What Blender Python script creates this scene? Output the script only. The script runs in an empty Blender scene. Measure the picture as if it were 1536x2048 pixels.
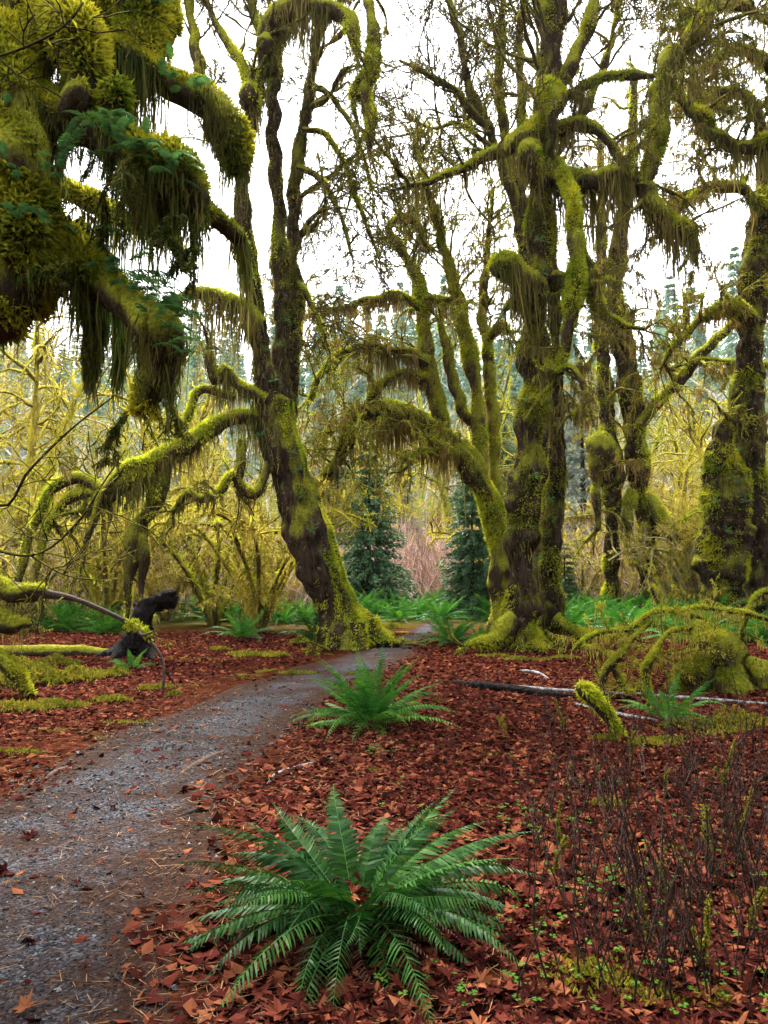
import bpy, math, random
import numpy as np

# ------------------------------------------------------------------ camera, sky, sun, exposure
scene = bpy.context.scene
COL = scene.collection
FPX = 1538.0                       # focal length in pixels of the 1536 x 2048 picture
PITCH = math.atan(106.0 / FPX)
CAMZ = 1.5
cam_d = bpy.data.cameras.new('camera')
cam = bpy.data.objects.new('camera', cam_d)
COL.objects.link(cam)
cam.location = (0, 0, CAMZ)
cam.rotation_euler = (math.pi / 2 + PITCH, 0, 0)
cam_d.sensor_fit = 'VERTICAL'
cam_d.sensor_height = 36.0
cam_d.lens = 36.0 * FPX / 2048.0
cam_d.clip_start = 0.05
cam_d.clip_end = 2000
scene.camera = cam

SUN_EL, SUN_AZ = math.radians(56), math.radians(-14)     # azimuth from +Y (view direction), positive to the right
world = bpy.data.worlds.new('World')
scene.world = world
world.use_nodes = True
wn, wl = world.node_tree.nodes, world.node_tree.links
wn.clear()
sky = wn.new('ShaderNodeTexSky'); sky.sky_type = 'NISHITA'; sky.sun_disc = False
sky.sun_elevation = SUN_EL; sky.sun_rotation = SUN_AZ
sky.dust_density = 6.0; sky.air_density = 1.0
cloud = wn.new('ShaderNodeRGB'); cloud.outputs[0].default_value = (12.0, 12.1, 12.3, 1)
mixw = wn.new('ShaderNodeMix'); mixw.data_type = 'RGBA'; mixw.inputs[0].default_value = 0.92
bgn = wn.new('ShaderNodeBackground'); bgn.inputs[1].default_value = 0.095
outw = wn.new('ShaderNodeOutputWorld')
wl.new(sky.outputs[0], mixw.inputs[6]); wl.new(cloud.outputs[0], mixw.inputs[7])
wl.new(mixw.outputs[2], bgn.inputs[0]); wl.new(bgn.outputs[0], outw.inputs[0])

sun_d = bpy.data.lights.new('sun', 'SUN')
sun_d.energy = 5.0; sun_d.angle = math.radians(16); sun_d.color = (1.0, 0.95, 0.86)
sun = bpy.data.objects.new('sun', sun_d); COL.objects.link(sun)
sun.location = (0, 0, 60)
sun.rotation_euler = (math.pi / 2 - SUN_EL, 0, -SUN_AZ + math.pi)

scene.view_settings.view_transform = 'Standard'
scene.view_settings.look = 'None'
scene.view_settings.exposure = 2.1
scene.view_settings.gamma = 1.0
scene.view_settings.use_curve_mapping = False
try:
    cy = scene.cycles
    cy.max_bounces = 5; cy.diffuse_bounces = 3; cy.glossy_bounces = 2; cy.transmission_bounces = 3
    cy.volume_bounces = 0; cy.transparent_max_bounces = 4
    cy.use_denoising = True
    cy.denoising_input_passes = 'RGB_ALBEDO_NORMAL'
    cy.denoising_prefilter = 'ACCURATE'
    cy.sample_clamp_indirect = 3.0
    cy.use_adaptive_sampling = True
    cy.adaptive_threshold = 0.015
except Exception:
    pass

# ------------------------------------------------------------------ helpers
rng = np.random.default_rng(11)
random.seed(5)
UP = np.array([0.0, 0.0, 1.0])


def nrm(a):
    return a / np.maximum(np.linalg.norm(a, axis=-1, keepdims=True), 1e-9)


_nd = {}
def sn(P, freq=1.0, seed=0):
    """cheap smooth noise in about -1..1 for an array of points"""
    if seed not in _nd:
        g = np.random.default_rng(1000 + seed)
        k = nrm(g.normal(size=(7, 3))) * g.uniform(0.6, 2.4, (7, 1))
        _nd[seed] = (k, g.uniform(0, 6.28, 7), g.uniform(0.5, 1.0, 7))
    k, ph, am = _nd[seed]
    return (np.sin(P @ (k.T * freq * 3.0) + ph) * am).sum(-1) / 2.6


def ray(px, py, d):
    """world point at distance d (along +Y) seen at this place of the picture"""
    u = (px - 768.0) / FPX; v = (1024.0 - py) / FPX
    c, s = math.cos(PITCH), math.sin(PITCH)
    Y = c - v * s; Z = v * c + s
    k = d / Y
    return np.array([u * k, d, CAMZ + Z * k])


def ground_d(py):
    v = (1024.0 - py) / FPX
    c, s = math.cos(PITCH), math.sin(PITCH)
    return CAMZ * (c - v * s) / -(v * c + s)


def gpt(px, py):
    p = ray(px, py, ground_d(py))
    p[2] = float(H(p[0:1], p[1:2])[0])
    return p


def crom(pts, n):
    """Catmull-Rom through rows of pts, n rows out"""
    pts = np.asarray(pts, float)
    if len(pts) == 2:
        t = np.linspace(0, 1, n)[:, None]
        return pts[0] * (1 - t) + pts[1] * t
    q = np.vstack([2 * pts[0] - pts[1], pts, 2 * pts[-1] - pts[-2]])
    m = len(pts) - 1
    seglen = np.linalg.norm(np.diff(pts[:, :3], axis=0), axis=1)
    cum = np.concatenate([[0], np.cumsum(seglen)])
    s = np.linspace(0, cum[-1], n)
    i = np.clip(np.searchsorted(cum, s, side='right') - 1, 0, m - 1)
    t = ((s - cum[i]) / np.maximum(seglen[i], 1e-9))[:, None]
    p0, p1, p2, p3 = q[i], q[i + 1], q[i + 2], q[i + 3]
    return 0.5 * (2 * p1 + (p2 - p0) * t + (2 * p0 - 5 * p1 + 4 * p2 - p3) * t ** 2 + (3 * p1 - p0 - 3 * p2 + p3) * t ** 3)


class MB:
    def __init__(self):
        self.v = []; self.q = []; self.t = []; self.r = []; self.n = 0
    def add(self, v, quads=None, tris=None, rnd=0.5):
        v = np.asarray(v, float).reshape(-1, 3)
        self.v.append(v)
        self.r.append(np.broadcast_to(np.asarray(rnd, float), (len(v),)))
        if quads is not None and len(quads): self.q.append(np.asarray(quads, np.int64).reshape(-1, 4) + self.n)
        if tris is not None and len(tris): self.t.append(np.asarray(tris, np.int64).reshape(-1, 3) + self.n)
        self.n += len(v)
    def mesh(self, name, mat, smooth=False):
        me = bpy.data.meshes.new(name)
        V = np.vstack(self.v) if self.v else np.zeros((0, 3))
        Q = np.vstack(self.q) if self.q else np.zeros((0, 4), np.int64)
        T = np.vstack(self.t) if self.t else np.zeros((0, 3), np.int64)
        me.vertices.add(len(V)); me.vertices.foreach_set('co', V.astype(np.float32).ravel())
        nl = Q.size + T.size
        me.loops.add(nl)
        me.loops.foreach_set('vertex_index', np.concatenate([Q.ravel(), T.ravel()]).astype(np.int32))
        me.polygons.add(len(Q) + len(T))
        st = np.concatenate([np.arange(len(Q)) * 4, len(Q) * 4 + np.arange(len(T)) * 3]).astype(np.int32)
        me.polygons.foreach_set('loop_start', st)
        me.polygons.foreach_set('use_smooth', np.full(len(Q) + len(T), smooth))
        at = me.attributes.new('rnd', 'FLOAT', 'POINT')
        if self.r: at.data.foreach_set('value', np.concatenate(self.r).astype(np.float32))
        me.update(calc_edges=True)
        if mat: me.materials.append(mat)
        return me
    def build(self, name, mat, parent=None, smooth=False, kind=None):
        return link(name, self.mesh(name, mat, smooth), parent, kind)


def link(name, me, parent=None, kind=None):
    o = bpy.data.objects.new(name, me)
    COL.objects.link(o)
    if parent is not None:
        o.parent = parent
        o.matrix_parent_inverse = parent.matrix_basis.inverted() if parent.type == 'EMPTY' else o.matrix_parent_inverse
    if kind: o['kind'] = kind
    return o


def thing(name, loc, label, cat, group=None):
    o = bpy.data.objects.new(name, None)
    o.empty_display_size = 0.2
    COL.objects.link(o)
    o.location = [float(c) for c in loc]
    return tag(o, label, cat, group)


def tag(o, label, cat, group=None):
    o['label'] = label; o['category'] = cat
    if group: o['group'] = group
    return o


def frames(P):
    T = nrm(np.gradient(P, axis=0))
    if len(P) <= 15:
        m = T.mean(0); a = np.zeros(3); a[int(np.argmin(np.abs(m)))] = 1.0
        N1 = nrm(np.cross(T, a))
        return T, N1, np.cross(T, N1)
    N1 = np.zeros_like(P)
    a = np.array([1.0, 0, 0]) if abs(T[0][0]) < 0.7 else np.array([0, 1.0, 0])
    n = a - T[0] * (a @ T[0]); n /= np.linalg.norm(n)
    for i in range(len(P)):
        n = n - T[i] * (n @ T[i]); n = n / max(np.linalg.norm(n), 1e-9)
        N1[i] = n
    return T, N1, np.cross(T, N1)


def tube(mb, P, R, seg=8, amp=0.15, freq=1.0, seed=0, rnd=0.5, cap=True, lobes=None, furrow=0.0):
    """a swept bumpy tube; returns what the moss needs to grow on it"""
    n = len(P)
    T, N1, N2 = frames(P)
    ph = np.linspace(0, 2 * np.pi, seg, endpoint=False)
    D = N1[:, None] * np.cos(ph)[None, :, None] + N2[:, None] * np.sin(ph)[None, :, None]
    base = P[:, None] + D * R[:, None, None]
    k = 1 + amp * sn(base.reshape(-1, 3), freq, seed).reshape(n, seg) + amp * 0.5 * sn(base.reshape(-1, 3), freq * 2.7, seed + 1).reshape(n, seg)
    if furrow:
        bb = base.reshape(-1, 3) * np.array([1, 1, 0.22])
        k = k + furrow * (sn(bb, 5.0, seed + 5) + 0.6 * sn(bb, 9.0, seed + 6)).reshape(n, seg)
    if lobes is not None: k = k * lobes(ph, n)
    V = P[:, None] + D * (R[:, None] * k)[..., None]
    i = np.arange(n - 1)[:, None] * seg; j = np.arange(seg)[None]; j2 = (j + 1) % seg
    q = np.stack([i + j, i + j2, i + seg + j2, i + seg + j], -1).reshape(-1, 4)
    V = V.reshape(-1, 3)
    tr = None
    if cap:
        tip = P[-1] + T[-1] * R[-1] * 0.6
        V = np.vstack([V, tip[None]])
        b = (n - 1) * seg; jj = np.arange(seg)
        tr = np.stack([b + jj, b + (jj + 1) % seg, np.full(seg, n * seg)], -1)
    mb.add(V, q, tr, rnd)
    return dict(P=P, R=R * k.mean(1), T=T, N1=N1, N2=N2, K=k, seg=seg)


def surf(tb, N, g=rng):
    """N random places on a tube: position, normal, tangent"""
    P = tb['P']; n = len(P)
    sl = np.linalg.norm(np.diff(P, axis=0), axis=1) * (tb['R'][:-1] + tb['R'][1:] + 0.02)
    c = np.concatenate([[0], np.cumsum(sl)])
    s = g.uniform(0, c[-1], N)
    i = np.clip(np.searchsorted(c, s, side='right') - 1, 0, n - 2)
    t = ((s - c[i]) / np.maximum(sl[i], 1e-9))[:, None]
    p = P[i] * (1 - t) + P[i + 1] * t
    T = nrm(tb['T'][i] * (1 - t) + tb['T'][i + 1] * t)
    a = nrm(tb['N1'][i] * (1 - t) + tb['N1'][i + 1] * t); b = np.cross(T, a)
    ph = g.uniform(0, 2 * np.pi, N)
    nn = a * np.cos(ph)[:, None] + b * np.sin(ph)[:, None]
    kk = tb['K'][i, (ph / (2 * np.pi) * tb['seg']).astype(int) % tb['seg']]
    r = (tb['R'][i] * (1 - t[:, 0]) + tb['R'][i + 1] * t[:, 0]) * (0.5 + 0.5 * kk / max(tb['K'].mean(), 1e-6))
    return p + nn * r[:, None], nn, T, r


def area(tb):
    return float((np.linalg.norm(np.diff(tb['P'], axis=0), axis=1) * (tb['R'][:-1] + tb['R'][1:])).sum() * math.pi)


def length(tb):
    return float(np.linalg.norm(np.diff(tb['P'], axis=0), axis=1).sum())


def strands(mb, P, L, W, g=rng, sway=0.06, rows=3, rnd=None, dirv=None):
    """hanging ribbons of moss from the points P"""
    N = len(P)
    if N == 0: return
    yaw = g.uniform(0, np.pi, N)
    side = np.stack([np.cos(yaw), np.sin(yaw), np.zeros(N)], -1)
    out = []
    lean = g.normal(size=(N, 3)) * sway; lean[:, 2] = 0
    for f, wf in ((0.0, 0.85), (0.45, 1.0)):
        c = P + lean * (L * f ** 1.3)[:, None] + g.normal(size=(N, 3)) * (W * 0.9 * (f > 0))[:, None]
        c[:, 2] = P[:, 2] - L * f
        out += [c - side * (W * wf / 2)[:, None], c + side * (W * wf / 2)[:, None]]
    c = P + lean * L[:, None] + g.normal(size=(N, 3)) * W[:, None]
    c[:, 2] = P[:, 2] - L
    V = np.stack(out + [c], 1).reshape(-1, 3)
    b = np.arange(N)[:, None] * 5
    r = g.uniform(0, 1, N) if rnd is None else rnd
    mb.add(V, b + np.array([[0, 1, 3, 2]]), b + np.array([[2, 3, 4]]), np.repeat(r, 5))


def blades(mb, P, D, L, W, g=rng, rnd=None, tri=False):
    """small pointed leaves: root P, direction D, length, width"""
    N = len(P)
    if N == 0: return
    s = nrm(np.cross(D, g.normal(size=(N, 3))))
    if tri:
        r = g.uniform(0, 1, N) if rnd is None else rnd
        V = np.stack([P - s * (W * 0.55)[:, None], P + s * (W * 0.55)[:, None], P + D * L[:, None]], 1).reshape(-1, 3)
        mb.add(V, None, np.arange(N * 3).reshape(N, 3), np.repeat(r, 3))
        return
    up = np.cross(s, D)
    m = P + D * (L * 0.55)[:, None]
    V = np.stack([P, m - s * (W / 2)[:, None] + up * (W * 0.15)[:, None], P + D * L[:, None] - up * (L * 0.12)[:, None], m + s * (W / 2)[:, None] + up * (W * 0.15)[:, None]], 1).reshape(-1, 3)
    q = np.arange(N * 4).reshape(N, 4)
    r = g.uniform(0, 1, N) if rnd is None else rnd
    mb.add(V, q, None, np.repeat(r, 4))


# ------------------------------------------------------------------ materials
def new_mat(name):
    m = bpy.data.materials.new(name); m.use_nodes = True
    nt = m.node_tree; nt.nodes.clear()
    return m, nt.nodes, nt.links


def ramp(nodes, stops):
    r = nodes.new('ShaderNodeValToRGB'); e = r.color_ramp.elements
    while len(e) < len(stops): e.new(0.5)
    for el, (p, c) in zip(e, stops):
        el.position = p; el.color = (*c, 1)
    return r


def noise(nodes, links, scale, detail=3, rough=0.6, vec=None, w=None):
    n = nodes.new('ShaderNodeTexNoise')
    n.inputs['Scale'].default_value = scale; n.inputs['Detail'].default_value = detail; n.inputs['Roughness'].default_value = rough
    if vec is not None: links.new(vec, n.inputs['Vector'])
    return n


def mixc(nodes, links, f, a, b, mode='MIX'):
    m = nodes.new('ShaderNodeMix'); m.data_type = 'RGBA'; m.blend_type = mode
    for sock, val in ((m.inputs[0], f), (m.inputs[6], a), (m.inputs[7], b)):
        if hasattr(val, 'links') or hasattr(val, 'is_linked'): links.new(val, sock)
        elif isinstance(val, tuple): sock.default_value = (*val, 1)
        else: sock.default_value = val
    return m.outputs[2]


def mth(nodes, links, op, a, b=0.0, clamp=False):
    m = nodes.new('ShaderNodeMath'); m.operation = op; m.use_clamp = clamp
    for sock, val in ((m.inputs[0], a), (m.inputs[1], b)):
        if hasattr(val, 'is_linked'): links.new(val, sock)
        else: sock.default_value = val
    return m.outputs[0]


def finish(m, nodes, links, color, rough=0.8, spec=0.3, trans=0.0, tcol=None, bump=None, bdist=0.02, bstr=0.6):
    b = nodes.new('ShaderNodeBsdfPrincipled'); o = nodes.new('ShaderNodeOutputMaterial')
    if hasattr(color, 'is_linked'): links.new(color, b.inputs['Base Color'])
    else: b.inputs['Base Color'].default_value = (*color, 1)
    if hasattr(rough, 'is_linked'): links.new(rough, b.inputs['Roughness'])
    else: b.inputs['Roughness'].default_value = rough
    b.inputs['Specular IOR Level'].default_value = spec
    if bump is not None:
        bp = nodes.new('ShaderNodeBump'); bp.inputs['Distance'].default_value = bdist; bp.inputs['Strength'].default_value = bstr
        links.new(bump, bp.inputs['Height']); links.new(bp.outputs[0], b.inputs['Normal'])
    if trans:
        t = nodes.new('ShaderNodeBsdfTranslucent'); mx = nodes.new('ShaderNodeMixShader'); mx.inputs[0].default_value = trans
        c = tcol if tcol is not None else color
        if hasattr(c, 'is_linked'): links.new(c, t.inputs[0])
        else: t.inputs[0].default_value = (*c, 1)
        links.new(b.outputs[0], mx.inputs[1]); links.new(t.outputs[0], mx.inputs[2]); links.new(mx.outputs[0], o.inputs[0])
    else:
        links.new(b.outputs[0], o.inputs[0])
    return m


def leafy(name, stops, hue_a, hue_b, nscale=1.5, rough=0.8, spec=0.02, trans=0.45, mixf=0.55):
    """colour from each piece's own random value, drifting between two hues over the surface"""
    m, N, L = new_mat(name)
    at = N.new('ShaderNodeAttribute'); at.attribute_name = 'rnd'
    rp = ramp(N, stops); L.new(at.outputs['Fac'], rp.inputs[0])
    geo = N.new('ShaderNodeNewGeometry')
    nz = noise(N, L, nscale, 3, 0.6, geo.outputs['Position'])
    r2 = ramp(N, [(0.36, hue_a), (0.64, hue_b)]); L.new(nz.outputs[0], r2.inputs[0])
    c = mixc(N, L, mixf, rp.outputs[0], r2.outputs[0])
    return finish(m, N, L, c, rough, spec, trans)


def barky(name, bark_a, bark_b, moss_a, moss_b, moss_amt=0.5, up=0.35, fleck=None, scale=3.0):
    m, N, L = new_mat(name)
    geo = N.new('ShaderNodeNewGeometry')
    mp = N.new('ShaderNodeMapping'); mp.inputs['Scale'].default_value = (1, 1, 0.3); L.new(geo.outputs['Position'], mp.inputs[0])
    n1 = noise(N, L, scale * 4, 5, 0.7, mp.outputs[0])
    cb = ramp(N, [(0.32, bark_a), (0.68, bark_b)]); L.new(n1.outputs[0], cb.inputs[0])
    col = cb.outputs[0]
    if fleck:
        n3 = noise(N, L, scale * 2.2, 4, 0.7, geo.outputs['Position'])
        fr = ramp(N, [(0.60, (0, 0, 0)), (0.68, (1, 1, 1))]); L.new(n3.outputs[0], fr.inputs[0])
        col = mixc(N, L, fr.outputs[0], col, fleck)
    n2 = noise(N, L, scale * 0.8, 5, 0.7, mp.outputs[0])
    sp = N.new('ShaderNodeSeparateXYZ'); L.new(geo.outputs['Normal'], sp.inputs[0])
    f = mth(N, L, 'MULTIPLY_ADD', sp.outputs[2], up)
    N[-1].inputs[2].default_value = moss_amt - 0.5
    f = mth(N, L, 'ADD', f, n2.outputs[0])
    fm = ramp(N, [(0.43, (0, 0, 0)), (0.60, (1, 1, 1))]); L.new(f, fm.inputs[0])
    n4 = noise(N, L, scale * 9, 4, 0.75, geo.outputs['Position'])
    cm = ramp(N, [(0.3, moss_a), (0.7, moss_b)]); L.new(n4.outputs[0], cm.inputs[0])
    col = mixc(N, L, fm.outputs[0], col, cm.outputs[0])
    bm = mth(N, L, 'ADD', n1.outputs[0], n4.outputs[0])
    return finish(m, N, L, col, 0.9, 0.02, 0, None, bm, 0.05, 1.0)


M = {}
M['bark'] = barky('mossy_bark', (0.004, 0.003, 0.002), (0.056, 0.036, 0.024), (0.035, 0.042, 0.004), (0.24, 0.23, 0.018), 0.40, 0.22, (0.12, 0.10, 0.08))
M['limb'] = barky('mossy_limb', (0.022, 0.015, 0.009), (0.070, 0.048, 0.030), (0.070, 0.080, 0.007), (0.30, 0.29, 0.025), 0.50, 0.45)
M['gold'] = barky('backlit_gold_moss_limb', (0.060, 0.042, 0.020), (0.14, 0.10, 0.045), (0.16, 0.135, 0.012), (0.66, 0.56, 0.07), 0.60, 0.35)  # gold tone puts the backlight on the far moss into the colour
M['twigs'] = barky('dark_twigs', (0.030, 0.022, 0.012), (0.080, 0.058, 0.032), (0.075, 0.068, 0.010), (0.20, 0.17, 0.03), 0.48, 0.35)
M['moss'] = leafy('moss_shoots', [(0.0, (0.035, 0.045, 0.003)), (0.5, (0.22, 0.23, 0.010)), (1.0, (0.58, 0.54, 0.04))], (0.07, 0.15, 0.006), (0.44, 0.40, 0.018), 1.3)
M['moss_near'] = leafy('moss_shoots_near', [(0.0, (0.020, 0.032, 0.004)), (0.45, (0.20, 0.20, 0.010)), (1.0, (0.56, 0.50, 0.04))], (0.030, 0.10, 0.008), (0.44, 0.38, 0.02), 2.2)
M['moss_lime'] = leafy('moss_shoots_lime', [(0.0, (0.070, 0.090, 0.006)), (0.5, (0.32, 0.34, 0.015)), (1.0, (0.70, 0.68, 0.05))], (0.17, 0.28, 0.010), (0.56, 0.52, 0.03), 2.5)
M['hang'] = leafy('hanging_moss', [(0.0, (0.020, 0.015, 0.006)), (0.5, (0.10, 0.072, 0.020)), (1.0, (0.32, 0.23, 0.065))], (0.035, 0.070, 0.007), (0.17, 0.125, 0.035), 1.1)
M['pale'] = barky('pale_moss_limb', (0.10, 0.085, 0.06), (0.26, 0.22, 0.16), (0.24, 0.21, 0.08), (0.60, 0.54, 0.26), 0.52, 0.35)
M['olive'] = barky('olive_moss_limb', (0.03, 0.022, 0.012), (0.09, 0.065, 0.035), (0.10, 0.11, 0.012), (0.42, 0.42, 0.05), 0.55, 0.4)
M['hang_near'] = leafy('hanging_moss_near', [(0.0, (0.012, 0.022, 0.004)), (0.5, (0.055, 0.075, 0.012)), (1.0, (0.26, 0.20, 0.05))], (0.022, 0.065, 0.010), (0.15, 0.11, 0.03), 1.6)
M['hang_mid'] = leafy('hanging_moss_mid', [(0.0, (0.05, 0.035, 0.012)), (0.5, (0.15, 0.10, 0.03)), (1.0, (0.32, 0.22, 0.05))], (0.10, 0.09, 0.012), (0.26, 0.16, 0.04), 1.1)
M['hang_gold'] = leafy('hanging_moss_gold', [(0.0, (0.10, 0.07, 0.02)), (0.5, (0.32, 0.23, 0.04)), (1.0, (0.60, 0.44, 0.07))], (0.24, 0.25, 0.03), (0.56, 0.44, 0.08), 0.6)

# ------------------------------------------------------------------ ground, path
def H(x, y):
    x = np.asarray(x, float); y = np.asarray(y, float)
    P = np.stack([x, y, np.zeros_like(x)], -1)
    z = 0.030 * sn(P, 0.35, 90) + 0.012 * sn(P, 1.3, 91)
    near = np.clip((np.hypot(x, y) - 1.0) / 4, 0, 1)
    z = z * near
    z = z + 0.16 * np.clip((x - 1.3) / 3, 0, 1) * np.clip((12 - y) / 8, 0, 1)
    t = np.clip((y - 48) / 150, 0, 1)
    z = z + 41 * t ** 1.0 * (1 + 0.10 * np.sin(x * 0.02 + 1)) - 70 * np.clip((y - 200) / 200, 0, 1) ** 1.2
    return z


def build_ground():
    m, N, L = new_mat('forest_floor')
    geo = N.new('ShaderNodeNewGeometry')
    n1 = noise(N, L, 9, 6, 0.7, geo.outputs['Position'])
    c1 = ramp(N, [(0.25, (0.010, 0.0035, 0.0025)), (0.5, (0.046, 0.014, 0.008)), (0.75, (0.12, 0.040, 0.020))]); L.new(n1.outputs[0], c1.inputs[0])
    n2 = noise(N, L, 60, 4, 0.7, geo.outputs['Position'])
    c2 = ramp(N, [(0.3, (0.35, 0.3, 0.28)), (0.7, (1.4, 1.3, 1.2))]); L.new(n2.outputs[0], c2.inputs[0])
    col = mixc(N, L, 1.0, c1.outputs[0], c2.outputs[0], 'MULTIPLY')
    n3 = noise(N, L, 0.9, 5, 0.65, geo.outputs['Position'])
    f3 = ramp(N, [(0.58, (0, 0, 0)), (0.66, (1, 1, 1))]); L.new(n3.outputs[0], f3.inputs[0])
    n4 = noise(N, L, 25, 3, 0.6, geo.outputs['Position'])
    c4 = ramp(N, [(0.3, (0.05, 0.06, 0.006)), (0.7, (0.22, 0.20, 0.02))]); L.new(n4.outputs[0], c4.inputs[0])
    # far ground beyond the clearing is dull green undergrowth
    sp = N.new('ShaderNodeSeparateXYZ'); L.new(geo.outputs['Position'], sp.inputs[0])
    far = mth(N, L, 'SUBTRACT', sp.outputs[1], 17.0); far = mth(N, L, 'MULTIPLY', far, 0.2, True)
    col = mixc(N, L, mth(N, L, 'MULTIPLY', f3.outputs[0], 0.6), col, c4.outputs[0])
    n5 = noise(N, L, 2.0, 5, 0.7, geo.outputs['Position'])
    c5 = ramp(N, [(0.35, (0.030, 0.040, 0.008)), (0.6, (0.075, 0.080, 0.018)), (0.75, (0.15, 0.12, 0.04))]); L.new(n5.outputs[0], c5.inputs[0])
    col = mixc(N, L, far, col, c5.outputs[0])
    bm = mth(N, L, 'ADD', n1.outputs[0], n2.outputs[0])
    finish(m, N, L, col, 0.9, 0.0, 0, None, bm, 0.03, 0.9)
    xs = np.concatenate([np.linspace(-420, -20, 50)[:-1], np.linspace(-20, 20, 101), np.linspace(20, 420, 50)[1:]])
    ys = np.concatenate([np.linspace(-30, -1, 20)[:-1], np.linspace(-1, 25, 90), np.linspace(25, 420, 60)[1:]])
    X, Y = np.meshgrid(xs, ys)
    V = np.stack([X, Y, H(X, Y)], -1).reshape(-1, 3)
    nx, ny = len(xs), len(ys)
    i = np.arange(ny - 1)[:, None] * nx + np.arange(nx - 1)[None]
    q = np.stack([i, i + 1, i + nx + 1, i + nx], -1).reshape(-1, 4)
    mb = MB(); mb.add(V, q)
    return mb.build('forest_floor', m, smooth=True, kind='structure')

build_ground()

PATH_R = [(460, 2300), (425, 2040), (440, 1900), (462, 1750), (495, 1600), (585, 1480), (668, 1405), (770, 1350), (845, 1310), (868, 1280), (878, 1258), (874, 1246)]
PATH_L = [(-900, 2300), (-700, 2040), (-520, 1900), (-300, 1750), (-60, 1600), (150, 1500), (350, 1412), (500, 1358), (640, 1318), (765, 1285), (826, 1260), (842, 1246)]


def edge3(pix):
    return np.array([gpt(*p) for p in pix])

E_R, E_L = crom(edge3(PATH_R), 140), crom(edge3(PATH_L), 140)


def path_frac(x, y):
    """0 on the left edge, 1 on the right edge of the path, at this distance"""
    xl = np.interp(y, E_L[:, 1], E_L[:, 0]); xr = np.interp(y, E_R[:, 1], E_R[:, 0])
    return (x - xl) / np.maximum(xr - xl, 0.05), xl, xr


def build_path():
    m, N, L = new_mat('gravel_path')
    geo = N.new('ShaderNodeNewGeometry')
    at = N.new('ShaderNodeAttribute'); at.attribute_name = 'rnd'
    vo = N.new('ShaderNodeTexVoronoi'); vo.inputs['Scale'].default_value = 85; L.new(geo.outputs['Position'], vo.inputs['Vector'])
    cs = ramp(N, [(0.0, (0.007, 0.007, 0.009)), (0.6, (0.029, 0.030, 0.036)), (1.0, (0.090, 0.092, 0.105))])
    sp = N.new('ShaderNodeSeparateColor'); L.new(vo.outputs['Color'], sp.inputs[0]); L.new(sp.outputs[0], cs.inputs[0])
    n1 = noise(N, L, 30, 5, 0.7, geo.outputs['Position'])
    duff = ramp(N, [(0.3, (0.007, 0.0035, 0.0025)), (0.55, (0.025, 0.011, 0.0065)), (0.75, (0.070, 0.032, 0.018))]); L.new(n1.outputs[0], duff.inputs[0])
    n2 = noise(N, L, 1.7, 6, 0.7, geo.outputs['Position'])
    e = mth(N, L, 'MULTIPLY', at.outputs['Fac'], 0.65)
    f = mth(N, L, 'ADD', n2.outputs[0], e)
    fr = ramp(N, [(0.42, (0.08, 0.08, 0.08)), (0.62, (1, 1, 1))]); L.new(f, fr.inputs[0])
    col = mixc(N, L, fr.outputs[0], cs.outputs[0], duff.outputs[0])
    rd = ramp(N, [(0.80, (0, 0, 0)), (1.0, (1, 1, 1))]); L.new(f, rd.inputs[0])
    col = mixc(N, L, rd.outputs[0], col, (0.034, 0.011, 0.006))
    bm = mth(N, L, 'SUBTRACT', n1.outputs[0], vo.outputs['Distance'])
    finish(m, N, L, col, 0.8, 0.04, 0, None, bm, 0.012, 0.9)
    nu, nv = 30, 140
    s = np.linspace(0, 1, nu)
    wob = 0.10 * sn(E_R, 1.2, 70)
    X = E_L[:, None, :] * (1 - s)[None, :, None] + E_R[:, None, :] * s[None, :, None]
    ex = sn(X.reshape(-1, 3), 0.9, 71).reshape(nv, nu) * 0.12 * (np.abs(s - 0.5) * 2) ** 3
    X[..., 0] += ex
    X[..., 2] = H(X[..., 0], X[..., 1]) + 0.010 - 0.022 * (np.abs(s - 0.5) * 2)[None] ** 6
    i = np.arange(nv - 1)[:, None] * nu + np.arange(nu - 1)[None]
    q = np.stack([i, i + 1, i + nu + 1, i + nu], -1).reshape(-1, 4)
    mb = MB(); edge = np.broadcast_to((np.abs(s - 0.5) * 2)[None] ** 3, (nv, nu)).ravel()
    mb.add(X.reshape(-1, 3), q, None, edge)
    mb.build('gravel_path', m, smooth=True, kind='structure')

build_path()

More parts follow.
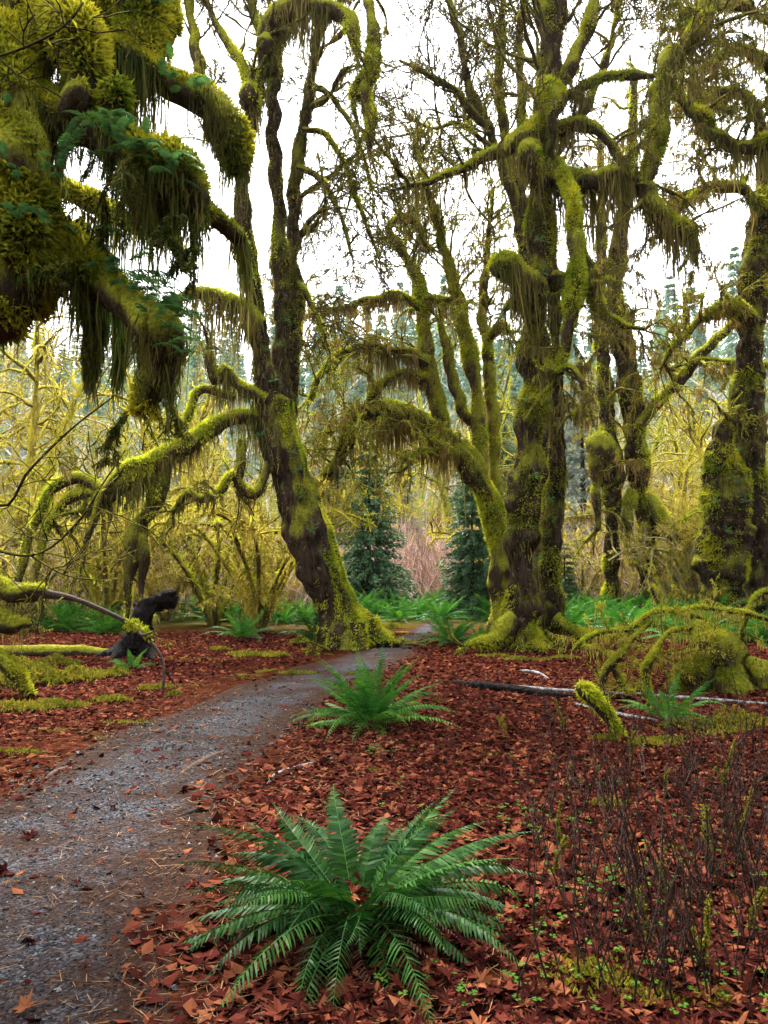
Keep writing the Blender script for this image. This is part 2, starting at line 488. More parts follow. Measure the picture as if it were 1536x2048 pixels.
# ------------------------------------------------------------------ mossy trees
class Tree:
    def __init__(self, name, label, cat='tree', base=(0, 0, 0), group=None, seed=1, mats=('bark', 'limb', 'twigs', 'moss', 'hang')):
        self.root = thing(name, base, label, cat, group)
        self.g = np.random.default_rng(seed); self.seed = seed
        self.twig = MB(); self.tubes = []; self.mats = mats
        self.wm = 0.76; self.rmin = 0.0045; self.tri = True
    def limb(self, pix, part='limb', seg=14, step=0.10, amp=0.16, freq=1.6, moss=1.0, hang=1.0, hl=1.0, world=False, lobes=None, mat=None, flare=False, wm=1.0, cover=0.0, lime=False):
        pts = np.array([[*(ray(p[0], p[1], p[2]) if not world else p[:3]), p[3] * (p[2] / FPX / 2 if not world else 1.0) * wm * (getattr(self, 'wm', 1.0) if not world else 1.0)] for p in pix])
        if flare: pts[0, 2] = H(pts[0:1, 0], pts[0:1, 1])[0] - 0.12
        Ln = np.linalg.norm(np.diff(pts[:, :3], axis=0), axis=1).sum()
        n = max(6, int(Ln / step))
        c = crom(pts, n)
        c[:, :3] += np.stack([sn(c[:, :3], 0.7, self.seed + 20 + k) for k in range(3)], -1) * c[:, 3:4] * 0.22 * np.linspace(0, 1, n)[:, None]
        if not flare: c[:, :3] += np.stack([sn(c[:, :3], 2.1, self.seed + 26 + k) for k in range(3)], -1) * np.minimum(c[:, 3:4], 0.12) * 0.40 * np.clip(np.linspace(0, 3, n), 0, 1)[:, None]
        R = np.maximum(c[:, 3], 0.008)
        lb = None
        if flare:
            hgt = np.maximum(c[:, 2] - c[0, 2], 0)
            sd = self.seed
            def lb(ph, n, hgt=hgt, sd=sd):
                f = np.exp(-hgt / 0.38)[:, None]
                ridge = 0.06 * np.sin(9 * ph + sd)[None] * (1 - f)
                return 1 + f * (0.28 + 0.38 * np.sin(4 * ph + sd)[None] + 0.2 * np.sin(7 * ph + 2.1 * sd)[None]) + ridge
        mb = MB()
        R = R * (1 + 0.16 * sn(c[:, :3], 0.9, self.seed + 31) + 0.10 * sn(c[:, :3], 2.4, self.seed + 32))
        tr_ = part == 'trunk'
        tb = tube(mb, c[:, :3], R, int(seg * 1.4) if tr_ else seg, amp, freq, self.seed, 0.5, True, lb, 0.07 if tr_ else 0.0)
        mb.build(part, M[mat or (self.mats[0] if part == 'trunk' else self.mats[1])], self.root, True)
        tb.update(moss=moss, hang=hang, hl=hl, main=True, cover=cover, lime=lime)
        self.tubes.append(tb)
        return tb
    def grow(self, p, v, L, r, level, style, hang=0.5, hl=0.4, moss=0.6):
        g = self.g
        n = int(max(5, min(14, L / 0.16))) if level > 0 else int(max(3, min(6, L / 0.14)))
        st = L / n
        P = [np.array(p, float)]; v = np.array(v, float)
        for i in range(n):
            f = i / n
            if style == 'droop': bias = np.array([0, 0, 0.10 - 0.55 * f])
            elif style == 'hang': bias = np.array([0, 0, -0.40])
            elif style == 'up': bias = np.array([0, 0, 0.16])
            else: bias = np.array([0, 0, 0.10 - 0.18 * f])
            v = nrm(v + bias * 0.55 + g.normal(size=3) * 0.20)
            P.append(P[-1] + v * st)
        P = np.array(P)
        f = np.linspace(0, 1, n + 1)
        R = r * (1 - 0.72 * f) * (1 + 0.25 * g.normal(size=n + 1) * (r < 0.06))
        R = np.maximum(R, getattr(self, 'rmin', 0.0045))
        tb = tube(self.twig, P, R, 6 if r > 0.03 else (4 if level > 0 else 3), 0.30 if r > 0.015 else 0.2, 5.0 if r < 0.05 else 3.0, self.seed + 3, g.uniform())
        tb.update(moss=moss, hang=hang, hl=hl, main=False)
        self.tubes.append(tb)
        if level > 0:
            k = int(g.integers(3, 6))
            for _ in range(k):
                t = g.uniform(0.2, 0.98); i = min(int(t * n), n - 1)
                d = nrm(P[i + 1] - P[i])
                w = nrm(np.cross(d, g.normal(size=3)))
                nv = nrm(d * 0.75 + w * g.uniform(0.5, 1.0))
                self.grow(P[i], nv, L * g.uniform(0.32, 0.62), max(R[i] * g.uniform(0.45, 0.7), 0.0045), level - 1, style, hang, hl, moss)
    def sprout(self, tb, n, L, r, level=1, style='droop', t0=0.1, t1=1.0, side=None, hang=0.5, hl=0.4, moss=0.6, lift=0.1):
        g = self.g; P = tb['P']
        for _ in range(n):
            t = g.uniform(t0, t1); i = min(int(t * (len(P) - 1)), len(P) - 2)
            d = tb['T'][i]
            w = nrm(np.cross(d, g.normal(size=3)))
            if side is not None: w = nrm(w * 0.6 + np.array(side, float))
            w = nrm(w + UP * lift + d * 0.35)
            self.grow(P[i] + w * tb['R'][i] * 0.5, w, L * g.uniform(0.6, 1.3), r * g.uniform(0.6, 1.2), level, style, hang, hl, moss)
    def tips(self, n=3, L=0.7, style='droop', moss=1.0, rmax=0.16):
        """split the blunt ends of the limbs into twigs"""
        for tb in [t for t in self.tubes if t['main'] and t['R'][-1] < rmax]:
            e, d = tb['P'][-1], tb['T'][-1]
            for _ in range(n):
                self.grow(e - d * tb['R'][-1] * 0.5, nrm(d + self.g.normal(size=3) * 0.45), L * self.g.uniform(0.6, 1.3), max(tb['R'][-1] * 0.55, 0.012), 1, style, 0.3, 0.3, moss)
    def dress(self, tuft=0.055, tden=900, sw=0.020, sden=220, slen=0.6, twig_moss=True):
        g = self.g; mo, ha, li = MB(), MB(), MB()
        for tb in self.tubes:
            A, Ln = area(tb), length(tb)
            main = tb['main']
            N = int(A * tden * tb['moss'])
            if N and (main or twig_moss):
                p, n, T, r = surf(tb, N, g)
                cl = sn(p, 1.1, self.seed + 40); fine = sn(p, 5.0, self.seed + 41)
                keep = (n[:, 2] * 0.9 + cl * 0.55 + fine * 0.30 + g.normal(size=N) * 0.13 + ((0.25 - 0.45 * np.abs(T[:, 2]) + tb['cover']) if main else 0.5)) > 0
                p, n, cl, fine = p[keep], n[keep], cl[keep], fine[keep]
                k = len(p)
                D = nrm(n * 0.8 + np.array([0, 0, -0.55]) * (1 - np.abs(n[:, 2:3])) + g.normal(size=(k, 3)) * 0.35)
                Lf = tuft * g.uniform(0.5, 1.4, k) * (1 + 0.6 * np.clip(cl, -0.5, 1)) * (1.0 if main else 0.55)
                blades(li if tb.get('lime') else mo, p - n * 0.01, D, Lf, Lf * 0.30, g, np.clip(g.uniform(0, 1, k) * 0.6 + 0.15 + fine * 0.30 + cl * 0.12, 0, 1), self.tri)
            N = int(Ln * sden * tb['hang'])
            if N:
                p, n, T, r = surf(tb, N, g)
                hz = 1 - np.abs(T[:, 2])
                cl = sn(p * np.array([1, 1, 0.25]), 2.2, self.seed + 42); c2 = sn(p * np.array([1, 1, 0.2]), 8.0, self.seed + 43)
                keep = (n[:, 2] < 0.35) & (cl + 0.5 + g.normal(size=N) * 0.2 > 0)
                p, n, hz, cl, c2 = p[keep], n[keep], hz[keep], cl[keep], c2[keep]
                k = len(p)
                Ls = slen * tb['hl'] * (0.22 + 0.9 * hz) * np.clip(0.6 + 0.45 * cl + 0.5 * c2, 0.10, 1.8) * (0.16 + 1.15 * g.uniform(0, 1, k) ** 1.9) * np.where(g.uniform(0, 1, k) < 0.07, 1.9, 1.0)
                strands(ha, p + n * 0.01, Ls, sw * g.uniform(0.35, 1.6, k), g, 0.10, 4 if main else 3)
        if self.twig.n: self.twig.build('crown', M[self.mats[2]], self.root, True, 'stuff')
        if mo.n: mo.build('moss', M[self.mats[3]], self.root, False, 'stuff')
        if li.n: li.build('moss', M['moss_lime'], self.root, False, 'stuff')
        if ha.n: ha.build('hanging_moss', M[self.mats[4]], self.root, False, 'stuff')


def gx(px, d):
    p = ray(px, 1200, d); p[2] = H(p[0:1], p[1:2])[0]
    return p

# ---- left leaning maple by the path
A = Tree('maple_tree', 'leaning mossy maple left of the path with three tall stems', base=gpt(705, 1292), seed=21, mats=('bark', 'limb', 'twigs', 'moss_lime', 'hang'))
A.rmin = 0.008
tA = A.limb([(708, 1300, 14.5, 150), (676, 1225, 14.5, 116), (642, 1140, 14.4, 110), (606, 1040, 14.4, 108), (576, 950, 14.4, 106), (556, 860, 14.4, 98), (550, 800, 14.4, 84)], 'trunk', 40, 0.06, 0.13, 1.1, moss=2.6, hang=1.4, hl=0.9, flare=True, cover=0.28)
for pr in ([(735, 1240, 14.3, 60), (765, 1272, 14.2, 34), (800, 1290, 14.1, 12)], [(680, 1262, 14.1, 60), (668, 1290, 13.9, 34), (655, 1308, 13.7, 14)], [(715, 1250, 14.1, 60), (722, 1290, 13.9, 36), (735, 1305, 13.8, 14)]):
    A.limb(pr, 'root', 10, 0.06, 0.15, 2.0, 0.8, 0.2, mat='bark')
s1 = A.limb([(545, 880, 14.3, 74), (526, 740, 14.2, 62), (511, 620, 14.1, 56), (496, 510, 14.0, 48), (484, 410, 13.9, 42), (490, 310, 13.8, 36), (512, 200, 13.8, 34), (530, 110, 13.8, 34)], 'trunk', 22, 0.08, 0.2, moss=0.7, hang=2.2, hl=1.6, wm=0.85)
s2 = A.limb([(558, 850, 14.5, 74), (562, 720, 14.6, 58), (563, 600, 14.7, 52), (558, 460, 14.8, 48), (550, 330, 14.8, 46), (545, 200, 14.9, 40), (560, 90, 15, 36), (600, 0, 15, 34), (640, -140, 15, 26), (660, -330, 15, 14)], 'trunk', 22, 0.08, 0.2, moss=0.5, hang=2.0, hl=1.3, wm=0.85)
s3 = A.limb([(572, 840, 14.8, 62), (586, 720, 15, 50), (589, 600, 15.1, 46), (586, 480, 15.2, 42), (592, 360, 15.3, 38), (612, 240, 15.4, 34), (630, 120, 15.5, 30), (645, 0, 15.5, 28), (655, -170, 15.5, 22), (690, -350, 15.5, 12)], 'trunk', 22, 0.08, 0.2, moss=0.5, hang=2.0, hl=1.3, wm=0.85)
A.limb([(545, 150, 13.8, 40), (532, 85, 13.7, 58), (545, 45, 13.6, 60), (595, 15, 13.5, 62), (655, 16, 13.4, 60), (700, 45, 13.3, 44), (716, 100, 13.3, 24)], amp=0.2, moss=1.3, hang=3.0, hl=1.3)
A.limb([(530, 140, 13.7, 30), (530, 105, 13.5, 52), (533, 82, 13.4, 48), (533, 70, 13.4, 20)], moss=2, hang=3.0, hl=1.6)
A.limb([(510, 230, 13.7, 30), (500, 200, 13.5, 52), (498, 180, 13.4, 48), (500, 165, 13.4, 20)], moss=2, hang=3.0, hl=1.6)
A.limb([(690, -60, 14, 20), (735, 0, 13.8, 26), (745, 110, 13.6, 34), (733, 190, 13.6, 36), (738, 250, 13.6, 30), (740, 312, 13.6, 10)], amp=0.3, freq=3, moss=1.2, hang=2.0, hl=0.4)
A.limb([(745, 130, 13.6, 16), (715, 165, 13.6, 18), (708, 215, 13.6, 20), (716, 250, 13.6, 8)], amp=0.3, freq=3, moss=1.2, hang=1.5, hl=0.4)
lb = A.limb([(560, 850, 14.3, 44), (490, 834, 14.2, 46), (430, 852, 14.0, 48), (340, 902, 13.8, 54), (265, 960, 13.6, 54), (205, 997, 13.5, 44), (160, 1030, 13.4, 26)], moss=1.5, hang=3.4, hl=1.45)
l2 = A.limb([(215, 990, 13.5, 34), (160, 955, 13.4, 28), (110, 975, 13.3, 26), (75, 1040, 13.2, 28), (50, 1120, 13.1, 24), (30, 1205, 13, 12)], moss=1.4, hang=1.5, hl=0.7)
l3 = A.limb([(215, 995, 13.5, 30), (172, 988, 13.4, 26), (125, 1008, 13.3, 24), (95, 1060, 13.2, 24), (78, 1130, 13.1, 18), (70, 1190, 13.1, 10)], moss=1.4, hang=1.5, hl=0.6)
l4 = A.limb([(335, 900, 13.8, 44), (315, 985, 13.8, 36), (278, 1055, 13.8, 42), (263, 1130, 13.8, 32), (254, 1235, 13.8, 12)], moss=1.2, hang=1.8, hl=0.7)
A.limb([(285, 1050, 13.8, 30), (290, 1110, 13.8, 30), (284, 1190, 13.8, 12)], moss=1.0, hang=1.6, hl=0.7)
A.limb([(300, 925, 13.6, 26), (250, 935, 13.4, 20), (205, 990, 13.3, 18), (180, 1060, 13.2, 18), (165, 1130, 13.1, 10)], moss=1.3, hang=1.5, hl=0.6)
l5 = A.limb([(540, 920, 14.3, 26), (515, 985, 14.1, 28), (488, 978, 14.0, 30), (465, 950, 13.9, 24), (440, 985, 13.8, 28), (398, 1002, 13.7, 26), (375, 985, 13.7, 18), (345, 1025, 13.7, 12)], moss=1.3, hang=2.6, hl=0.7)
A.limb([(485, 880, 14.1, 24), (478, 930, 14, 34), (478, 975, 14, 20)], moss=1.0, hang=3, hl=0.9)
l6 = A.limb([(525, 650, 14, 44), (470, 604, 13.9, 42), (410, 590, 13.8, 36), (360, 598, 13.8, 22)], moss=1.2, hang=4.0, hl=2.0)
A.limb([(530, 800, 14.1, 34), (480, 770, 14, 30), (450, 735, 13.9, 24), (430, 760, 13.8, 26), (415, 700, 13.7, 20)], moss=1.2, hang=2.5, hl=1.2)
A.limb([(470, 795, 14, 22), (400, 780, 13.9, 24), (375, 830, 13.8, 18), (350, 880, 13.8, 12)], moss=1.4, hang=2, hl=0.8)
for tb, n, L, st, sd in ((lb, 4, 1.0, 'droop', None), (l2, 4, 0.7, 'droop', None), (l3, 4, 0.6, 'droop', None), (l4, 4, 0.5, 'hang', None), (l5, 5, 0.6, 'droop', None), (l6, 3, 0.6, 'hang', None)):
    A.sprout(tb, n, L, 0.026, 1, st, 0.2, 1, sd, 0.5, 0.35, 1.0)
A.sprout(s3, 10, 2.4, 0.05, 2, 'droop', 0.25, 0.75, (0.9, 0, 0.1), 0.5, 0.35, 0.5)
A.sprout(s3, 14, 2.6, 0.035, 2, 'up', 0.5, 1.0, (0.6, 0, 0.3), 0.2, 0.25, 0.4, 0.5)
A.sprout(s2, 10, 2.4, 0.05, 2, 'up', 0.5, 1.0, (-0.5, 0, 0.3), 0.2, 0.25, 0.4, 0.5)
A.sprout(s1, 6, 1.6, 0.035, 2, 'up', 0.5, 1.0, (-0.7, 0, 0.3), 0.2, 0.25, 0.4, 0.5)
for pp in ([(486, 360, 14.2, 34), (440, 250, 14.6, 28), (400, 140, 14.9, 30), (385, 40, 15, 28), (365, -90, 15, 18)], [(510, 210, 14.2, 26), (480, 120, 14.5, 24), (430, 40, 14.8, 20), (390, -60, 15, 14)], [(545, 120, 14.5, 20), (510, 40, 14.8, 18), (480, -80, 15, 12)]):
    tb = A.limb(pp, 'limb', 10, 0.1, 0.2, 2.0, 0.9, 0.6, 0.3)
    A.sprout(tb, 6, 1.5, 0.028, 3, 'up', 0.2, 1.0, None, 0.05, 0.2, 0.15, 0.4)
for pp in ([(608, 260, 15.2, 22), (650, 270, 15, 18), (690, 330, 14.8, 15), (720, 420, 14.6, 12), (760, 520, 14.5, 6)], [(590, 330, 15.2, 20), (640, 360, 15, 16), (680, 430, 14.8, 13), (705, 520, 14.6, 6)], [(625, 170, 15.4, 20), (670, 200, 15.2, 16), (720, 290, 15, 12), (745, 380, 14.9, 6)], [(588, 560, 15.1, 18), (620, 600, 14.9, 14), (650, 680, 14.7, 8)]):
    tb = A.limb(pp, 'limb', 8, 0.1, 0.25, 3.0, 0.8, 0.5, 0.25)
    A.sprout(tb, 9, 1.3, 0.022, 3, 'droop', 0.15, 1.0, (0.4, 0, -0.1), 0.05, 0.2, 0.15, 0.1)
A.tips(3, 0.7)
A.dress(0.048, 2050, 0.018, 175, 0.72)

# ---- right maple
B = Tree('maple_tree', 'tall mossy maple right of the path with shaggy upper limbs', base=gpt(1045, 1297), seed=33)
B.rmin = 0.008
tB = B.limb([(1043, 1302, 13.9, 122), (1043, 1200, 13.9, 96), (1042, 1100, 13.9, 98), (1048, 1000, 13.9, 100), (1058, 900, 13.9, 96), (1066, 800, 13.9, 88), (1070, 700, 13.9, 84), (1073, 600, 13.9, 82), (1079, 500, 13.9, 76), (1083, 400, 13.9, 70), (1086, 280, 13.9, 68), (1093, 150, 14, 64), (1106, 30, 14.1, 58), (1118, -110, 14.2, 50), (1130, -330, 14.2, 30)], 'trunk', 36, 0.06, 0.20, 1.2, moss=1.1, hang=2.4, hl=1.5, flare=True, wm=0.82, cover=0.28)
b2 = B.limb([(1100, 1262, 14.6, 84), (1102, 1100, 14.6, 66), (1110, 950, 14.6, 62), (1114, 800, 14.6, 60), (1112, 680, 14.5, 58), (1104, 560, 14.4, 50), (1096, 450, 14.3, 40), (1090, 380, 14.2, 30)], 'trunk', 26, 0.07, 0.22, moss=0.8, hang=2.4, hl=1.8, flare=True, wm=0.72)
for pr in ([(1030, 1240, 13.7, 60), (990, 1275, 13.5, 40), (950, 1290, 13.3, 22), (930, 1296, 13.2, 10)], [(1060, 1260, 13.7, 50), (1075, 1290, 13.5, 30), (1090, 1300, 13.4, 10)], [(1110, 1240, 14.2, 50), (1150, 1262, 14.0, 36), (1200, 1270, 13.8, 28), (1250, 1280, 13.6, 12)]):
    B.limb(pr, 'root', 10, 0.06, 0.15, 2.0, 1.4, 0.2)
B.limb([(1075, 620, 13.7, 60), (1042, 556, 13.4, 80), (1005, 536, 13.3, 70), (984, 550, 13.3, 40)], amp=0.2, moss=1.8, hang=6, hl=2.4)
b4 = B.limb([(1085, 255, 13.7, 60), (1030, 287, 13.4, 54), (980, 312, 13.2, 36), (920, 340, 13.0, 26), (860, 362, 12.8, 18), (795, 378, 12.7, 8)], moss=1.5, hang=3, hl=1.2)
B.limb([(1085, 170, 13.5, 40), (1104, 185, 13.2, 62), (1106, 215, 13.1, 56), (1102, 270, 13.2, 30), (1098, 310, 13.3, 12)], amp=0.2, moss=2, hang=3, hl=1.3)
B.limb([(1075, 290, 13.5, 30), (1058, 300, 13.2, 60), (1062, 330, 13.1, 50), (1068, 380, 13.3, 20)], amp=0.2, moss=1.5, hang=4, hl=1.6)
b5 = B.limb([(1115, 320, 13.5, 26), (1142, 385, 13.2, 32), (1146, 450, 13.1, 42), (1151, 515, 13.1, 46), (1149, 580, 13.1, 48), (1133, 640, 13.2, 38), (1128, 700, 13.3, 26), (1112, 755, 13.4, 20), (1078, 800, 13.5, 10)], amp=0.22, freq=2.6, moss=3.2, hang=1.2, hl=0.4, lime=True, cover=0.5)
b6 = B.limb([(1150, 470, 13.1, 30), (1176, 530, 13.2, 32), (1192, 600, 13.3, 32), (1232, 645, 13.4, 22), (1290, 660, 13.4, 10)], amp=0.22, freq=2.6, moss=2.6, hang=1.2, hl=0.4, lime=True, cover=0.3)
b7 = B.limb([(1095, 350, 13.8, 50), (1180, 365, 13.6, 56), (1240, 350, 13.4, 62), (1290, 372, 13.2, 58), (1320, 432, 13.1, 60), (1370, 470, 13.0, 58), (1393, 505, 13, 32)], amp=0.2, moss=1.6, hang=5.5, hl=2.1)
b8 = B.limb([(1285, 375, 13.2, 50), (1310, 300, 13.2, 56), (1322, 200, 13.3, 56), (1342, 125, 13.4, 50), (1388, 75, 13.6, 40), (1425, -30, 13.8, 36), (1450, -200, 14, 20)], amp=0.2, moss=1.4, hang=2.4, hl=1.4)
b9 = B.limb([(1100, 210, 14, 44), (1140, 125, 14, 40), (1176, 50, 14.1, 34), (1195, -50, 14.2, 26), (1200, -200, 14.2, 16)], moss=1.0, hang=1.2, hl=0.5)
b10 = B.limb([(1100, 262, 13.9, 36), (1160, 250, 13.8, 34), (1205, 268, 13.7, 30), (1235, 310, 13.7, 22), (1240, 350, 13.6, 16)], moss=1.3, hang=3, hl=0.9)
b11 = B.limb([(1120, 200, 14, 26), (1200, 156, 13.9, 20), (1260, 150, 13.8, 20), (1310, 152, 13.6, 14)], moss=1.5, hang=1, hl=0.3)
b12 = B.limb([(1335, 170, 13.4, 36), (1395, 225, 13.2, 36), (1440, 275, 13, 36), (1490, 295, 12.9, 50), (1530, 285, 12.8, 66), (1570, 290, 12.7, 50)], amp=0.2, moss=1.6, hang=3, hl=1.0)
b13 = B.limb([(1090, 60, 14.1, 36), (1070, -30, 14.2, 34), (1040, -150, 14.3, 22)], moss=0.8, hang=1, hl=0.5)
B.limb([(1085, 560, 13.9, 24), (1120, 555, 13.7, 30), (1135, 560, 13.6, 16)], moss=1.0, hang=5, hl=1.6)
B.limb([(1060, 640, 13.7, 30), (1035, 600, 13.5, 24), (1015, 612, 13.4, 20), (1008, 622, 13.4, 10)], moss=1.5, hang=1, hl=0.5)
b14 = B.limb([(1085, 720, 13.8, 20), (1115, 745, 13.3, 20), (1145, 735, 13.1, 20), (1175, 800, 13, 18), (1140, 830, 12.9, 10)], amp=0.25, freq=3, moss=2.4, hang=1.4, hl=0.5, lime=True)
B.sprout(b4, 10, 1.3, 0.03, 2, 'wild', 0.3, 1, None, 0.6, 0.3, 0.8)
B.sprout(tB, 22, 2.8, 0.04, 2, 'up', 0.62, 1.0, (-0.8, 0, 0.4), 0.1, 0.2, 0.5, 0.5)
B.sprout(tB, 10, 2.6, 0.05, 2, 'up', 0.70, 1.0, (0.7, 0, 0.4), 0.2, 0.25, 0.5, 0.5)
B.sprout(b9, 8, 1.6, 0.03, 3, 'up', 0.2, 1, None, 0.2, 0.25, 0.5, 0.4)
B.sprout(b8, 16, 1.9, 0.035, 2, 'droop', 0.2, 1, (0.7, 0, 0.1), 0.7, 0.4, 1.0, 0.3)
B.sprout(b12, 10, 1.3, 0.03, 2, 'droop', 0.2, 1, None, 0.8, 0.4, 1.0, 0.2)
B.sprout(b7, 8, 1.3, 0.03, 2, 'droop', 0.3, 1, (0.5, 0, 0), 0.8, 0.4, 1.0, 0.2)
B.sprout(b6, 8, 1.0, 0.025, 1, 'droop', 0.2, 1, None, 1.2, 0.4, 1.4, 0.1)
B.sprout(b14, 8, 0.8, 0.02, 1, 'droop', 0.2, 1, None, 1.2, 0.4, 1.6, 0.1)
B.sprout(b5, 6, 0.9, 0.02, 1, 'droop', 0.4, 1, None, 1.0, 0.3, 1.4, 0.1)
B.sprout(b10, 6, 1.0, 0.025, 2, 'droop', 0.2, 1, None, 0.8, 0.3, 1.0, 0.3)
B.tips(3, 0.5, rmax=0.075)
B.dress(0.050, 1900, 0.019, 155, 0.72)

# ---- bare crowned maple standing right behind it
K = Tree('maple_tree', 'bare crowned maple whose thin stems fan out behind the tall right maple', base=gx(1075, 17.5), seed=39, mats=('bark', 'limb', 'twigs', 'moss', 'hang'))
K.rmin = 0.009
tK = K.limb([(1078, 1262, 17.5, 60), (1080, 1000, 17.5, 50), (1075, 700, 17.5, 46), (1050, 480, 17.5, 44), (1030, 360, 17.5, 40)], 'trunk', 16, 0.12, moss=0.8, hang=1.0, flare=True)
for pp in ([(1040, 430, 17.5, 34), (990, 290, 17.3, 28), (945, 180, 17.2, 24), (920, 80, 17.1, 20), (880, -80, 17, 12)], [(1032, 380, 17.5, 32), (1000, 220, 17.5, 26), (1000, 100, 17.5, 22), (1010, -80, 17.5, 14)], [(1040, 400, 17.6, 30), (1045, 230, 17.8, 26), (1040, 100, 18, 22), (1060, -90, 18, 12)], [(975, 260, 17.3, 20), (905, 180, 17, 18), (850, 145, 16.8, 15), (800, 120, 16.7, 8)], [(1050, 420, 17.7, 28), (1140, 260, 17.8, 24), (1210, 130, 17.9, 20), (1250, -60, 18, 12)], [(990, 300, 17.3, 18), (920, 250, 17, 14), (860, 255, 16.8, 10), (820, 235, 16.7, 5)]):
    tb = K.limb(pp, 'limb', 9, 0.12, 0.22, 2.0, 0.8, 0.5, 0.3)
    K.sprout(tb, 10, 2.0, 0.03, 3, 'up', 0.15, 1.0, None, 0.05, 0.2, 0.12, 0.4)
K.dress(0.06, 900, 0.018, 140, 0.5)

# ---- middle maple behind, bowing over the path
C = Tree('maple_tree', 'mossy maple behind the path bowing left in arched limbs', base=gx(1012, 19), seed=45, mats=('limb', 'limb', 'olive', 'moss_lime', 'hang_mid'))  # olive twigs, also on the slim maples, carry background light in their colour
C.rmin = 0.010; C.wm = 0.66
tC = C.limb([(1014, 1251, 19, 96), (1006, 1130, 19, 82), (986, 1020, 19, 80), (950, 935, 19, 80), (915, 882, 19, 70)], 'trunk', 26, 0.08, moss=1.8, hang=2.6, hl=1.0, flare=True, cover=0.35)
c1 = C.limb([(915, 882, 19, 68), (860, 857, 18.8, 62), (800, 827, 18.6, 54), (745, 822, 18.5, 46), (705, 850, 18.4, 40), (680, 905, 18.3, 32), (650, 960, 18.2, 24), (640, 1015, 18.1, 12)], moss=1.6, hang=4.5, hl=1.7)
c2 = C.limb([(892, 868, 19, 50), (866, 780, 19, 50), (850, 710, 19, 50), (846, 630, 19, 40), (835, 560, 19, 36), (810, 510, 19, 30), (782, 465, 19, 30), (800, 438, 19, 26), (830, 442, 19, 20), (852, 490, 19, 12)], 'trunk', 16, 0.1, moss=1.8, hang=2.2, hl=0.9, cover=0.35)
c3 = C.limb([(960, 945, 19, 54), (956, 830, 19.2, 46), (940, 720, 19.3, 44), (920, 620, 19.4, 38), (900, 540, 19.5, 36), (882, 470, 19.6, 28), (852, 380, 19.6, 20), (832, 290, 19.6, 10)], 'trunk', 16, 0.1, moss=1.6, hang=2, hl=0.9, cover=0.35)
c4 = C.limb([(990, 1000, 19.3, 46), (986, 850, 19.5, 38), (976, 720, 19.6, 32), (966, 620, 19.7, 26), (975, 500, 19.7, 18), (985, 380, 19.7, 10)], 'trunk', 14, 0.1, moss=1.2, hang=2, hl=0.9)
c5 = C.limb([(856, 725, 18.9, 40), (805, 702, 18.7, 32), (745, 696, 18.5, 30), (690, 705, 18.4, 26), (650, 740, 18.3, 20), (620, 800, 18.2, 10)], moss=1.6, hang=4, hl=1.5)
c6 = C.limb([(852, 760, 18.9, 36), (800, 748, 18.7, 30), (755, 775, 18.5, 26), (728, 830, 18.4, 22), (700, 900, 18.3, 12)], moss=1.6, hang=3, hl=0.9)
c7 = C.limb([(846, 620, 18.9, 30), (800, 590, 18.7, 26), (740, 600, 18.5, 26), (690, 615, 18.3, 24), (640, 625, 18.2, 18), (590, 640, 18.1, 8)], moss=1.5, hang=3.5, hl=1.0)
c8 = C.limb([(905, 600, 19.2, 28), (865, 600, 19, 26), (830, 615, 18.9, 14)], moss=1.5, hang=3.5, hl=1.0)
c9 = C.limb([(965, 860, 19.3, 28), (925, 820, 19.1, 30), (905, 750, 19.0, 28), (890, 690, 19.0, 26), (880, 640, 19, 16)], moss=1.6, hang=2, hl=0.6)
c10 = C.limb([(975, 680, 19.5, 26), (1000, 655, 19.3, 28), (1022, 670, 19.2, 16)], moss=1.6, hang=3, hl=0.6)
c11 = C.limb([(745, 830, 18.4, 24), (715, 812, 18.2, 22), (690, 850, 18.1, 20), (675, 920, 18, 16), (672, 990, 18, 8)], moss=1.8, hang=1.5, hl=0.5)
c12 = C.limb([(920, 900, 18.8, 30), (880, 905, 18.5, 26), (840, 905, 18.3, 22), (815, 930, 18.2, 12)], moss=1.6, hang=2.5, hl=0.8)
for tb, n, L, r in ((c1, 18, 1.6, 0.05), (c5, 13, 1.5, 0.045), (c6, 10, 1.2, 0.04), (c7, 12, 1.4, 0.04), (c11, 6, 1.0, 0.035), (c12, 10, 1.1, 0.04), (c2, 9, 1.5, 0.04)):
    C.sprout(tb, int(n * 0.9), L * 1.15, r * 0.7, 2, 'droop', 0.15, 1, (-0.3, 0, 0), 0.3, 0.3, 1.3, 0.3)
C.sprout(c3, 12, 1.8, 0.032, 2, 'droop', 0.3, 1, (-0.2, 0, 0), 0.3, 0.3, 1.0, 0.4)
C.sprout(c4, 8, 1.6, 0.03, 2, 'droop', 0.3, 1, (0.4, 0, 0), 0.3, 0.3, 1.0, 0.4)
C.sprout(c3, 14, 1.8, 0.03, 2, 'up', 0.6, 1, None, 0.1, 0.2, 0.5, 0.5)
C.sprout(c4, 9, 1.5, 0.035, 2, 'up', 0.5, 1, (0.3, 0, 0.2), 0.3, 0.3, 0.5, 0.4)
C.sprout(c2, 10, 1.8, 0.03, 3, 'up', 0.6, 1, (-0.2, 0, 0.4), 0.2, 0.3, 0.5, 0.5)
C.tips(3, 0.8)
C.dress(0.058, 1150, 0.023, 130, 0.8)

